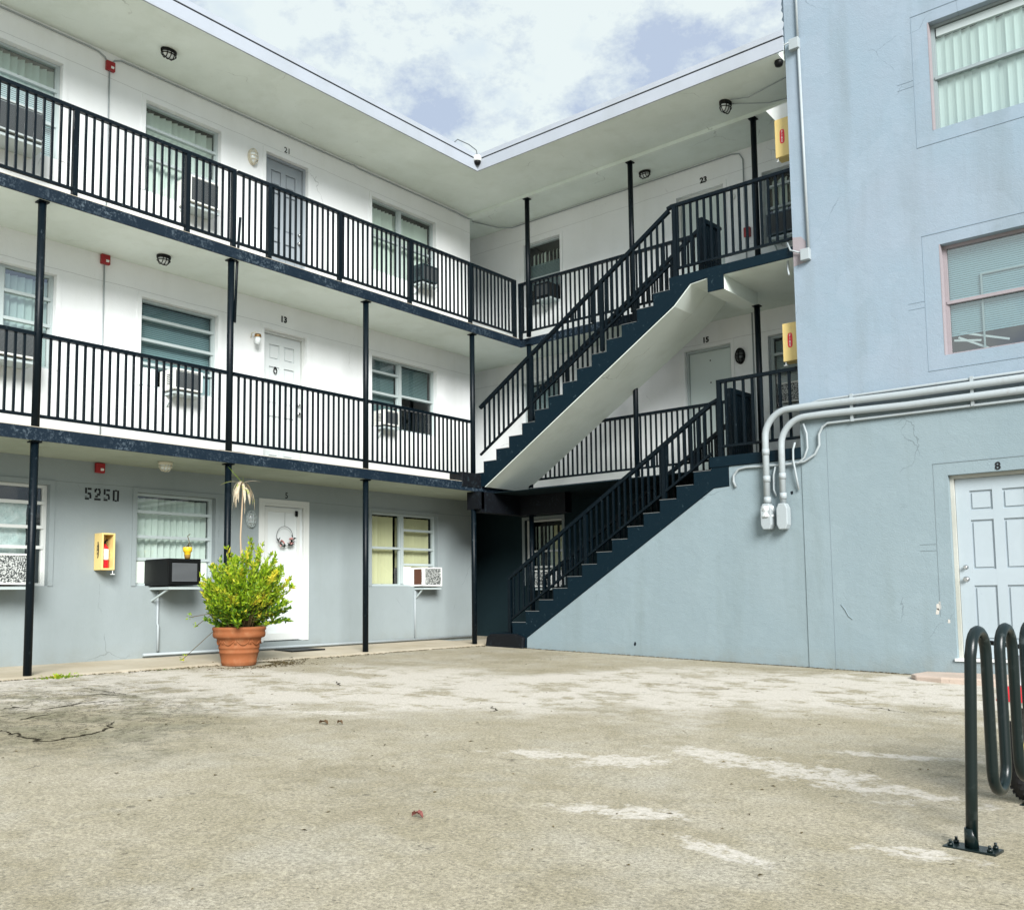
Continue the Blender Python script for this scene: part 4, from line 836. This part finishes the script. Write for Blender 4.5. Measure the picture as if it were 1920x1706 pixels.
for x_ in (-4.1, -2.7, -1.5):
    b = MB(); b.box(x_, x_ + .035, 11.70, 11.7598, 2.13, 2.48); tag(b.build('pipe_strap', PIPEM), 'metal strap holding the conduits to the block' + {-4.1: ' nearest the corner', -2.7: ' above door 8', -1.5: ' beyond the right picture edge'}[x_], 'pipe strap')
hl = MB(); rr = random.Random(4)
for (x_, z_, r_) in ((-7.39, -.717, .022), (-3.186, -.205, 0), (-4.93, 1.30, .02)):
    if r_: hl.poly([(x_ + r_ * rr.uniform(.7, 1.2) * math.cos(a), 11.7705 if x_ < -4.76 else 11.7585, z_ + r_ * 1.3 * rr.uniform(.7, 1.2) * math.sin(a)) for a in [-i * .63 for i in range(10)]])
hl.build('wall_hole', DARKGAP, ST)
hl = MB()
for (x_, z_, r_) in ((-3.186, -.19, .035), (-3.20, -.25, .026), (-3.17, -.14, .014), (-3.08, -.36, .018)): hl.poly([(x_ + r_ * rr.uniform(.5, 1.2) * math.cos(a), 11.7585, z_ + r_ * 1.6 * rr.uniform(.6, 1.2) * math.sin(a)) for a in [-i * .63 for i in range(10)]])
hl.build('paint_chip', mat('bare_render', (.50, .48, .44), .9, .1), SIDE)
hl = MB(); hl.tube([(-4.34, 11.757, -.157), (-4.29, 11.755, -.22), (-4.25, 11.755, -.30), (-4.20, 11.757, -.34)], .006, 5); hl.build('render_scar', BLOCKLO, SIDE)
hl = MB()
for x_ in (-4.436,): hl.box(x_, x_ + .004, 11.7565, 11.7595, -.97, 2.3)
hl.build('vertical_joint', mat('faint_joint', (.22, .27, .30), .9, .1), SIDE)
# doorstep
b = MB(); b.prism([(-3.36, 11.755), (-3.40, 11.3), (-3.30, 11.12), (-3.0, 11.02), (-1.6, 11.02), (-1.6, 11.755)], 'z', -1.12, -.945); tag(b.build('doorstep', mat('pink_concrete', (.5, .4, .33), .9, .1, build=stucco((.52, .42, .36), amount=.6, bstr=.6)), bevel=.02), 'pinkish concrete step in front of door 8', 'doorstep')
# open cracks in the paving
CR = MB(); rr = random.Random(17)
for line, wd in (([(-7.09, 2.89), (-6.7, 2.87), (-6.42, 2.87), (-6.35, 2.94), (-6.42, 3.14), (-6.49, 3.31), (-6.67, 3.47), (-6.89, 3.62)], .028), ([(-7.9, 3.51), (-7.93, 3.69), (-8.03, 3.92), (-8.03, 4.21)], .034), ([(-8.59, 4.21), (-8.54, 4.37), (-8.3, 4.42)], .03),
                 ([(-9.22, 4.49), (-8.67, 4.48), (-8.11, 4.5)], .012), ([(-7.86, 6.55), (-7.63, 6.42), (-7.43, 6.27)], .016), ([(-5.38, 6.18), (-5.17, 6.05), (-5.12, 5.93)], .016),
                 ([(-3.28, 8.43), (-3.01, 8.34), (-2.8, 8.4), (-2.43, 8.21)], .012), ([(-7.44, 3.18), (-7.57, 3.32), (-7.56, 3.46)], .03), ([(-8.15, 3.32), (-8.19, 3.46), (-8.03, 3.52)], .025), ([(-4.79, 8.61), (-4.56, 8.63), (-4.4, 8.91)], .014)):
    pts = []
    for a, c_ in zip(line, line[1:]):
        n_ = max(2, int(math.dist(a, c_) / .035))
        for i in range(n_): pts.append((a[0] + (c_[0] - a[0]) * i / n_ + rr.gauss(0, .016), a[1] + (c_[1] - a[1]) * i / n_ + rr.gauss(0, .016)))
    pts.append(line[-1]); n_ = len(pts)
    for i in range(n_ - 1):
        (x0_, y0_), (x1_, y1_) = pts[i], pts[i + 1]; dx_, dy_ = x1_ - x0_, y1_ - y0_; l_ = math.hypot(dx_, dy_) + 1e-6; nx, ny = -dy_ / l_, dx_ / l_
        w0 = wd * .5 * math.sin(math.pi * i / (n_ - 1)) ** .6 * (.5 + .8 * ((i * 37) % 10) / 10); w1 = wd * .5 * math.sin(math.pi * (i + 1) / (n_ - 1)) ** .6 * (.5 + .8 * (((i + 1) * 37) % 10) / 10)
        CR.quad((x0_ - nx * w0, y0_ - ny * w0, gz(x0_, y0_) + .003), (x1_ - nx * w1, y1_ - ny * w1, gz(x1_, y1_) + .003), (x1_ + nx * w1, y1_ + ny * w1, gz(x1_, y1_) + .003), (x0_ + nx * w0, y0_ + ny * w0, gz(x0_, y0_) + .003))
crk = CR.build('paving_cracks', mat('crack_dirt', (.035, .03, .02), .95, .05)); tag(crk, kind='structure')
# doormat and wreath
b = MB(); b.box(-11.44, -11.02, 8.42, 9.02, -.757, -.738); tag(b.build('doormat', BLACKP), 'black doormat in front of door 5', 'doormat')
WR = thing('door_wreath', 'wire hoop wreath with pink flowers hanging on door 5', 'wreath', (XL + .02, 8.62, .93))
b = MB(); b.tube([(0, .145 * math.sin(a), .145 * math.cos(a)) for a in [i * math.pi / 16 for i in range(33)]], .004, 6, caps=False); b.tube([(0, 0, .145), (.003, 0, .35)], .002, 5); b.build('hoop', GRILLE, WR, world=False)
FLW = mat('pink_petals', (.62, .30, .28), .7, .2); WL = mat('dark_wreath_leaf', (.015, .02, .018), .7, .2)
rr = random.Random(12)
for cy_, cz_ in ((-.08, -.11), (.10, -.07)):
    b = MB()
    for k in range(22):
        a = rr.uniform(0, 6.28); e = rr.uniform(-.5, 1.2); r_ = .035; c_ = Vector((.02 + .02 * rr.random(), cy_ + .022 * math.cos(a), cz_ + .022 * math.sin(a))); u = Vector((rr.uniform(-.3, .5), math.cos(a), math.sin(a))).normalized() * r_; v = Vector((1, rr.uniform(-.4, .4), rr.uniform(-.4, .4))).normalized() * .018
        b.quad(tuple(c_), tuple(c_ + u * .5 + v), tuple(c_ + u), tuple(c_ + u * .5 - v))
    b.build('flower', FLW, WR, world=False)
b = MB()
for k in range(44):
    a = rr.uniform(3.4, 6.0) if k % 2 else rr.uniform(-.35, .6) + 5.6; c_ = Vector((.012, .145 * math.cos(a), .145 * math.sin(a))); d_ = Vector((rr.uniform(0, .5), rr.uniform(-1, 1), rr.uniform(-1, 1))).normalized() * rr.uniform(.04, .075); s_ = d_.cross(Vector((1, .2, .1))).normalized() * .011
    b.quad(tuple(c_), tuple(c_ + d_ * .5 + s_), tuple(c_ + d_), tuple(c_ + d_ * .5 - s_))
b.build('leaves', WL, WR, world=False)

# ------------------------------------------------------------------ plants
def leafmat(name, c1, c2, c3=None):
    def f(nb, b):
        v = nb.noise(22, 3, .6); v2 = nb.noise(4.5, 4, .7); c = nb.mix(nb.ramp(v, .38, .62), c1, c2)
        if c3: c = nb.mix(nb.ramp(v2, .53, .60), c, c3)
        nb.l.new(c, b.inputs['Base Color']); b.inputs['Subsurface Weight'].default_value = 0
        o = [n for n in nb.n if n.type == 'OUTPUT_MATERIAL'][0]; tr = nb.new('ShaderNodeBsdfTranslucent'); nb.l.new(c, tr.inputs[0]); mx = nb.new('ShaderNodeMixShader'); mx.inputs[0].default_value = .38
        nb.l.new(b.outputs[0], mx.inputs[1]); nb.l.new(tr.outputs[0], mx.inputs[2]); nb.l.new(mx.outputs[0], o.inputs['Surface'])
    return mat(name, c1, .5, .35, build=f)
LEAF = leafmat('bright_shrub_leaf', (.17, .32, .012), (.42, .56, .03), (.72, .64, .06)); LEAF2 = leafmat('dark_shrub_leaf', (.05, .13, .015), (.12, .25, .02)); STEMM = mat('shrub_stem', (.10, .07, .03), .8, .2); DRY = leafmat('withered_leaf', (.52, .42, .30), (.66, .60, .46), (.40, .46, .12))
PX0, PY0, PZ0 = -10.13, 6.93, -.815
PT = thing('potted_shrub', 'large terracotta pot of bright yellow green shrub in front of door 5', 'potted plant', (PX0, PY0, PZ0))
b = MB(); b.lathe([(.205, 0), (.215, .008), (.222, .03), (.225, .035), (.228, .055), (.224, .06), (.245, .15), (.252, .155), (.254, .175), (.249, .18), (.256, .21), (.262, .215), (.263, .232), (.258, .237), (.285, .335), (.318, .345), (.333, .365), (.335, .40), (.326, .425), (.340, .44), (.342, .465), (.332, .478), (.31, .478), (.295, .46), (.285, .42)], seg=48); b.build('pot', TERRA, PT, world=False)
b = MB(); rr = random.Random(6)                        # moulded garland round the belly
for q in range(9):
    a0 = q * 2 * math.pi / 9
    b.tube([((.272 + .002) * math.cos(a0 + t_ * .5) if 0 else (.266 + .022 * (.30 - (.045 * math.sin(t_ * math.pi))) + .006) * math.cos(a0 + t_ * .55), (.266 + .022 * .3 + .004) * math.sin(a0 + t_ * .55), .312 - .05 * math.sin(t_ * math.pi)) for t_ in [i / 8 for i in range(9)]], .007, 5)
    for k in range(3): a = a0 + .62 + rr.uniform(-.02, .02); b.tube([(.274 * math.cos(a + k * .03 - .03), .274 * math.sin(a + k * .03 - .03), .315), (.268 * math.cos(a + k * .05 - .05), .268 * math.sin(a + k * .05 - .05), .265)], .006, 5)
b.build('moulded_garland', TERRA, PT, world=False)
b = MB(); b.lathe([(.29, .43), (.15, .445), (.004, .45)], seg=24); b.build('soil', mat('soil', (.03, .02, .012), .95, .1), PT, world=False)
stem = MB(); lf = MB(); lf2 = MB(); rr = random.Random(21)
view = Vector((.771, .636, 0))
def leaf(mb_x, p, d_, l_, w_):
    d_ = d_.normalized(); s_ = d_.cross(Vector((rr.uniform(-1, 1), rr.uniform(-1, 1), rr.uniform(.2, 1)))).normalized() * w_; n_ = d_.cross(s_).normalized() * l_ * .12
    m1 = p + d_ * l_ * .5 + n_; tip = p + d_ * l_
    i = len(mb_x.v); mb_x.v += [tuple(p), tuple(m1 + s_), tuple(tip), tuple(m1 - s_)]; mb_x.f += [(i, i + 1, i + 2), (i, i + 2, i + 3)]
for k in range(215):
    a = rr.uniform(0, 2 * math.pi); sp_ = rr.random() ** .55; base = Vector((.2 * math.cos(a) * rr.random(), .2 * math.sin(a) * rr.random(), .44))
    lean = Vector((math.cos(a), math.sin(a), 0)); wgt = lean.dot(view)
    Lh = .08 + (.40 + .10 * wgt) * sp_; H = (1.12 - .52 * sp_ ** 1.6) * rr.uniform(.42, 1.0) + (.05 if wgt > 0 else -.05)
    if k < 26: Lh = .32 + .15 * wgt + rr.uniform(-.05, .10); H = rr.uniform(.05, .34)
    pts = []
    for i in range(7):
        q = i / 6; p = base + lean * Lh * (q ** 1.15) + Vector((0, 0, H * (q ** .8) * (1 if H > .3 else 1 - .1 * q))); p += Vector((rr.uniform(-.02, .02), rr.uniform(-.02, .02), rr.uniform(-.012, .012))) * q; pts.append(p)
    stem.tube(pts, [.0065 - .0008 * i for i in range(7)], 5)
    if k % 4 == 0:                                    # side twig
        p = pts[3]; e_ = p + (lean + Vector((rr.uniform(-.8, .8), rr.uniform(-.8, .8), .9))).normalized() * rr.uniform(.15, .28); stem.tube([p, (p + e_) / 2 + Vector((0, 0, -.01)), e_], .0035, 4); tw = [p + (e_ - p) * i / 6 for i in range(7)]
    else: tw = []
    for seq, n_ in ((pts, 74), (tw, 40)):
        if not seq: continue
        for j in range(n_):
            f = (.18 + .82 * rr.random() ** .9) * 5.999; i = int(f); p = seq[i].lerp(seq[i + 1], f - i); ax = (seq[i + 1] - seq[i]).normalized()
            d_ = ax * rr.uniform(.4, 1.1) + Vector((rr.uniform(-1, 1), rr.uniform(-1, 1), rr.uniform(-.5, .9))) * .8
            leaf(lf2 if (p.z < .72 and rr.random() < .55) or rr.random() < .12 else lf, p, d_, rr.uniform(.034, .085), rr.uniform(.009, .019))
tp = view * .10; pts = [Vector((tp.x, tp.y, .9)), Vector((tp.x * 1.2, tp.y * 1.2, 1.25)), Vector((tp.x * 1.6, tp.y * 1.6, 1.5))]; stem.tube(pts, .005, 5)
for j in range(60): f = rr.random(); leaf(lf, pts[1].lerp(pts[2], f), Vector((rr.uniform(-1, 1), rr.uniform(-1, 1), rr.uniform(.2, 1.4))), .05, .011)
for q in range(3):                                     # long bare tendrils reaching left
    p0 = Vector((-.1, -.12, .5)); e = p0 - view * (.42 + .08 * q) + Vector((0, 0, (-.02, .10, -.42)[q])); m_ = (p0 + e) / 2 + Vector((0, 0, .14 - .05 * q)); pts = [p0, p0.lerp(m_, .6) + Vector((0, 0, .03)), m_, m_.lerp(e, .5), e]; stem.tube(pts, .004, 5)
    for j in range(10): leaf(lf, e + Vector((rr.uniform(-.03, .03), rr.uniform(-.03, .03), rr.uniform(-.02, .05))), Vector((rr.uniform(-1, 1), rr.uniform(-1, 1), rr.uniform(-.3, 1))), .04, .011)
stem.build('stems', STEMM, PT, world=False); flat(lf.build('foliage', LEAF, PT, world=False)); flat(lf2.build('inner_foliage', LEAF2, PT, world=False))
PT.scale = (.95, .95, 1)
# withered stalk growing from the same pot
WS = thing('withered_stalk', 'tall bare stalk with drooping withered leaves rising from the terracotta pot', 'plant', (PX0 - .03, PY0 + .02, PZ0 + .50))
b = MB(); b.tube([(0, 0, 0), (.01, .02, .6), (.0, .0, 1.1), (.015, .015, 1.62), (.02, .01, 1.78)], [.014, .012, .010, .009, .008], 7); b.build('stalk', mat('pale_stalk', (.42, .32, .22), .8, .2), WS, world=False)
b = MB(); top = Vector((.02, .01, 1.78)); rr = random.Random(8)
def strap(mb_x, p, d0, l_, w_, droop, n_=6):
    d_ = Vector(d0).normalized(); q = Vector(p); s_ = d_.cross(Vector((0, 0, 1)))
    if s_.length < .1: s_ = Vector((.77, .64, 0))
    s_.normalize(); pv = None
    for i in range(n_ + 1):
        ww = w_ * math.sin(math.pi * (.12 + .86 * i / n_)) ** .7; a = tuple(q - s_ * ww); c_ = tuple(q + s_ * ww)
        j = len(mb_x.v); mb_x.v += [a, c_]
        if pv is not None: mb_x.f.append((pv, pv + 1, j + 1, j))
        pv = j; q = q + d_ * (l_ / n_); d_ = (d_ + Vector((rr.uniform(-.1, .1), rr.uniform(-.1, .1), -droop))).normalized()
for k in range(26):
    a = rr.uniform(0, 6.28); strap(b, top + Vector((0, 0, rr.uniform(-.06, .02))), (math.cos(a) * .9, math.sin(a) * .9, rr.uniform(-.5, .5)), rr.uniform(.20, .40), rr.uniform(.008, .022), rr.uniform(.6, 1.1))
for sgn, dz, l_ in ((-1, .35, .30), (1, .42, .27)):
    strap(b, top, (sgn * .77, sgn * .64, dz), l_, .022, .16)
b.build('withered_leaves', DRY, WS, world=False)
b = MB(); strap(b, top, (-.77 * .8, -.64 * .8, .95), .30, .024, .03); strap(b, top, (.1, .1, 1), .09, .012, .02); b.build('green_leaf', LEAF, WS, world=False)
YP = thing('yellow_hanging_pot', 'small yellow pot with a dry plant standing on the black air conditioner', 'flower pot', (-11.12, 6.80, .537))
b = MB(); b.lathe([(.030, 0), (.034, .02), (.045, .09), (.058, .10), (.060, .15), (.055, .155)], seg=20); b.build('pot', mat('yellow_glaze', (.75, .50, .02), .4, .4), YP, world=False)
b = MB(); b.lathe([(.0335, .004), (.0375, .025), (.0415, .055)], seg=20); b.build('worn_base', mat('worn_brown', (.22, .13, .03), .7, .2), YP, world=False)
b = MB(); b.tube([(0, 0, .15), (.01, .02, .22), (-.005, 0, .30), (.01, .03, .33)], .005, 5); b.tube([(0, 0, .16), (.02, .04, .20), (.02, .05, .17)], .004, 5)
for k in range(10): strap(b, (.01, .0, .16), (rr.uniform(-1, 1), rr.uniform(-1, 1), .6), .08, .008, .4, 4)
b.build('dry_stems', STEMM, YP, world=False)

# weeds, moss and litter
def clump(c, n_, r_, h_, m, name, label, w_=.005):
    b = MB(); rr2 = random.Random(int(abs(c[0] * 100)))
    for k in range(n_):
        a = rr2.uniform(0, 6.28); q = r_ * rr2.random(); p = Vector((c[0] + q * math.cos(a), c[1] + q * 1.6 * math.sin(a), c[2])); d_ = Vector((math.cos(a) * .8, math.sin(a) * .8, rr2.uniform(.4, 1.3))).normalized() * h_ * rr2.uniform(.5, 1.1); s_ = d_.cross(Vector((0, 0, 1))).normalized() * w_
        i = len(b.v); m1 = p + d_ * .6; b.v += [tuple(p - s_), tuple(p + s_), tuple(m1 + s_ * 1.3), tuple(p + d_ * .95 + Vector((0, 0, -.01))), tuple(m1 - s_ * 1.3)]; b.f += [(i, i + 1, i + 2, i + 4), (i + 4, i + 2, i + 3)]
    o = b.build(name, m); tag(o, label, 'weed'); return o
clump((-10.27, 4.75, -.82), 130, .16, .075, LEAF, 'kerb_weed', 'bright green weed tuft at the kerb beside the left post', .009)
clump((-10.26, 6.0, -.82), 60, .12, .035, LEAF2, 'kerb_weed', 'low mossy weed at the kerb left of the terracotta pot')
lit = MB(); rr = random.Random(31); LITM = mat('leaf_litter_brown', (.06, .045, .02), .9, .1, build=lambda nb, b_: nb.l.new(nb.mix(nb.ramp(nb.noise(40, 2), .4, .6), (.045, .035, .018), (.16, .12, .05)), b_.inputs['Base Color']))
def flake(p, r_, h=.006):
    a = rr.uniform(0, 6.28); u = Vector((math.cos(a), math.sin(a), 0)) * r_; v = Vector((-math.sin(a), math.cos(a), 0)) * r_ * rr.uniform(.25, .6); z = Vector((0, 0, h * rr.uniform(.3, 1.6)))
    lit.quad(tuple(p - u), tuple(p - v + z), tuple(p + u + z * .4), tuple(p + v + z))
for k in range(3600):                                  # line of dirt along the kerb, the block and around the pot
    q = rr.random()
    if q < .40: y = rr.uniform(2.5, 11.9); x_ = -10.295 + abs(rr.gauss(0, .05)) * (1.6 if math.sin(y * 2.3) > 0 else .5)
    elif q < .76: x_ = rr.uniform(-9.6, -3.4); y = 11.755 - abs(rr.gauss(0, .022)) * (1.5 if math.sin(x_ * 2.7) > .2 else .4)
    else: a = rr.gauss(.9, .9); d_ = .24 + abs(rr.gauss(0, .16)); x_ = PX0 + d_ * math.cos(a) * 1.1 + .02; y = PY0 + d_ * math.sin(a) * 1.9
    z = gz(x_, y) + .003 if x_ > -10.3 else -.781
    if -11.4 < x_ : flake(Vector((x_, y, z)), rr.uniform(.006, .022))
o = lit.build('leaf_litter', LITM); tag(o, 'line of dark dirt and leaf litter along the kerb and wall foot', 'litter', kind='stuff')
lit = MB()
for k in range(420):
    x_ = rr.uniform(-10, 0); y = rr.uniform(1.5, 11.2); flake(Vector((x_, y, gz(x_, y) + .003)), rr.uniform(.006, .02), .004)
o = lit.build('ground_debris', LITM); tag(o, 'sparse dark leaf scraps scattered over the lot', 'litter', kind='stuff')
def fallen(x_, y, m, label, r_=.045):
    b = MB(); z = gz(x_, y) + .004; n_ = 7; prev = None
    for i in range(n_ + 1):
        q = i / n_; ww = r_ * .45 * math.sin(math.pi * q) ** .8 + .001; zz = z + .018 * math.sin(q * 3.1) + .004 * (i % 2)
        j = len(b.v); b.v += [(x_ - r_ + 2 * r_ * q, y - ww, zz + .012), (x_ - r_ + 2 * r_ * q, y, zz - .003 if zz - .003 > z else z), (x_ - r_ + 2 * r_ * q, y + ww, zz + .010)]
        if prev is not None: b.f += [(prev, prev + 1, j + 1, j), (prev + 1, prev + 2, j + 2, j + 1)]
        prev = j
    tag(b.build('fallen_leaf', m), label, 'leaf')
fallen(-3.13, 3.10, mat('reddish_leaf', (.20, .07, .06), .7, .2), 'curled reddish leaf lying in the middle foreground', .036)
fallen(-5.61, 4.58, mat('brown_leaf', (.10, .06, .03), .7, .2), 'curled brown leaf further back on the lot', .05)
fallen(-5.52, 4.66, MATS['brown_leaf'], 'second brown scrap touching the curled brown leaf', .03)

b = MB(); b.tube([(-5.86, 12.28, 7.155), (-5.4, 12.62, 7.15), (-4.80, 12.75, 7.16)], .007, 6); b.tube([(-5.80, 12.18, 7.155), (-5.55, 12.24, 7.13), (-4.80, 12.1, 7.15)], .007, 6)
tag(b.build('lamp_cables', PIPEM), 'two thin grey cables under the roof running from the lamp to the blue block', 'cable')
b = MB(); b.box(-10.95, -10.75, 7.02, 7.42, S2 + .007, S2 + .09); tag(b.build('concrete_block', PINK, bevel=.008), 'pinkish grey block lying on the middle balcony floor beside a post', 'block')
b = MB(); b.bar((-6.70, 11.85, 5.655), (-6.62, 11.835, 5.665), .05, .05); tag(b.build('handrail_link', METAL), 'short black link joining the upper stair rail to the top landing rail', 'handrail')

# ------------------------------------------------------------------ bike rack
RK = thing('bike_rack', 'black wave shaped tube bike rack bolted to the ground at the right picture edge', 'bike rack', (-1.07, 4.25, gz(-1.07, 4.25)))
zb = gz(-1.07, 4.25); P = []; yv = [4.25 + .205 * k for k in range(6)]; xv = [-1.034 + .010 * k for k in range(6)]; rT = .1025; zt = -.275; zl = -.765
def rp(k, z): return (xv[k] - (.036 * (z + .2) / -.85 if k == 0 and z < -.2 else 0), yv[k], z)
P = [rp(0, zb + .006), rp(0, -.8), rp(0, -.5), rp(0, zt)]
for k in range(5):
    up_ = k % 2 == 0; n_ = 10
    for i in range(1, n_): a = math.pi * i / n_; q = (1 - math.cos(a)) / 2; P.append((xv[k] + (xv[k + 1] - xv[k]) * q, yv[k] + .205 * q, (zt + rT * math.sin(a)) if up_ else (zl - rT * math.sin(a))))
    if k < 4: P += [(xv[k + 1], yv[k + 1], zt if up_ else zl), (xv[k + 1], yv[k + 1], zl if up_ else zt)]
    else: P += [(xv[5], yv[5], zt), (xv[5], yv[5], gz(xv[5], yv[5]) + .006)]
RKM = mat('black_rack_enamel', (.008, .014, .014), .3, .4, build=chipped((.003, .009, .009), (.09, .11, .11), .6, (.58, .68), .12, 14))
b = MB(); b.tube(P, .0235, 16); b.build('tube', RKM, RK)
for k in (0, 5):
    x_, y_ = (P[0][0], P[0][1]) if k == 0 else (xv[5], yv[5]); z = gz(x_, y_)
    b = MB(); b.prism([(x_ - .105, y_ - .04), (x_ + .10, y_ - .055), (x_ + .11, y_ + .045), (x_ - .095, y_ + .06)], 'z', z - .01, z + .008); pl_ = b.build('base_plate', RKM, RK, bevel=.002)
    b = MB(); b.tube([(x_, y_, z + .008), (x_ - .001, y_, z + .05), (x_ - .001, y_, z + .085)], [.027, .026, .025], 14); b.build('weld_collar', RKM, pl_)
    for dx_, dy_ in ((-.078, -.022), (.075, -.035), (.083, .028), (-.070, .04)):
        b = MB(); b.tube([(x_ + dx_, y_ + dy_, z + .008), (x_ + dx_, y_ + dy_, z + .02)], .011, 6); b.tube([(x_ + dx_, y_ + dy_, z + .02), (x_ + dx_, y_ + dy_, z + .033)], .006, 8); b.build('anchor_bolt', RKM, pl_)

# ------------------------------------------------------------------ small red motorbike behind the rack
MT = thing('small_motorbike', 'small red off road motorbike with yellow lettered tyre behind the bike rack', 'motorbike', (-1.10, 5.14, gz(-1.1, 5.3)), math.radians(80)); MT.scale = (1.15, 1.15, 1.15)
TY = mat('tyre_rubber', (.01, .01, .011), .75, .3); YEL = mat('yellow_rim', (.62, .50, .10), .4, .4); ENG = mat('engine_alloy', (.30, .31, .32), .4, .5, .7)
def wheel(cx, r_):
    b = MB(); n_ = 30
    b.tube([(cx + (r_ - .035) * math.cos(2 * math.pi * i / n_), 0, r_ + (r_ - .035) * math.sin(2 * math.pi * i / n_)) for i in range(n_ + 1)], .035, 10, caps=False); w_ = b.build('wheel', TY, MT, world=False)
    b = MB()
    for i in range(36):
        a = 2 * math.pi * i / 36; p = Vector((cx + r_ * math.cos(a), 0, r_ + r_ * math.sin(a))); q = Vector((cx + (r_ - .012) * math.cos(a), 0, r_ + (r_ - .012) * math.sin(a)))
        for s_ in (-.02, .02): b.bar(q + Vector((0, s_ - .01, 0)), q + Vector((0, s_ + .01, 0)) + (p - q) * .3, .014, .014)
    b.build('tread_block', TY, w_, world=False)
    b = MB(); b.tube([(cx + (r_ - .085) * math.cos(2 * math.pi * i / n_), 0, r_ + (r_ - .085) * math.sin(2 * math.pi * i / n_)) for i in range(n_ + 1)], .02, 8, caps=False)
    for i in range(12): a = 2 * math.pi * i / 12; b.tube([(cx, .01 * (-1) ** i, r_), (cx + (r_ - .09) * math.cos(a), 0, r_ + (r_ - .09) * math.sin(a))], .003, 4)
    b.tube([(cx, -.05, r_), (cx, .05, r_)], .025, 10); b.build('rim', YEL, w_, world=False)
wheel(.21, .20); wheel(.98, .20)
b = MB(); b.tube([(.21, -.06, .20), (.33, -.06, .62)], .014, 8); b.tube([(.21, .06, .20), (.33, .06, .62)], .014, 8); b.build('front_fork', ENG, MT, world=False)
b = MB(); b.tube([(.35, -.25, .68), (.36, -.08, .66), (.36, .08, .66), (.35, .25, .68)], .011, 8); b.build('handlebar', BLACKP, MT, world=False)
b = MB(); b.prism([(.02, .44), (.10, .50), (.30, .49), (.40, .47), (.40, .455), (.12, .46)], 'y', -.06, .06); b.build('front_mudguard', REDB, MT, world=False, bevel=.01)
b = MB(); b.prism([(.34, .60), (.48, .63), (.66, .56), (.62, .40), (.44, .38), (.36, .46)], 'y', -.085, .085); b.build('tank_fairing', REDB, MT, world=False, bevel=.025)
b = MB(); b.prism([(.62, .54), (.68, .57), (1.08, .60), (1.10, .57), (.72, .50)], 'y', -.065, .065); b.build('saddle', BLACKP, MT, world=False, bevel=.015)
b = MB(); b.prism([(1.0, .52), (1.26, .60), (1.27, .58), (1.02, .46)], 'y', -.06, .06); b.build('rear_mudguard', REDB, MT, world=False, bevel=.01)
b = MB(); b.prism([(.46, .20), (.70, .18), (.74, .30), (.64, .37), (.50, .38), (.44, .30)], 'y', -.08, .08); b.tube([(.58, -.12, .25), (.58, .12, .25)], .055, 16); b.build('engine', ENG, MT, world=False, bevel=.012)
b = MB(); b.tube([(.98, .07, .20), (.66, .07, .26)], .014, 8); b.tube([(.98, -.07, .20), (.66, -.07, .26)], .014, 8); b.tube([(.42, 0, .55), (.46, 0, .22), (.70, 0, .18)], .016, 8); b.tube([(.66, 0, .30), (.70, 0, .52), (1.0, 0, .55)], .012, 8); b.build('frame', BLACKP, MT, world=False)
b = MB(); b.tube([(.50, -.09, .33), (.46, -.11, .26), (.60, -.11, .20), (.85, -.11, .34), (1.15, -.11, .42)], [.014, .014, .016, .028, .028], 10); b.build('exhaust', CHROME, MT, world=False)
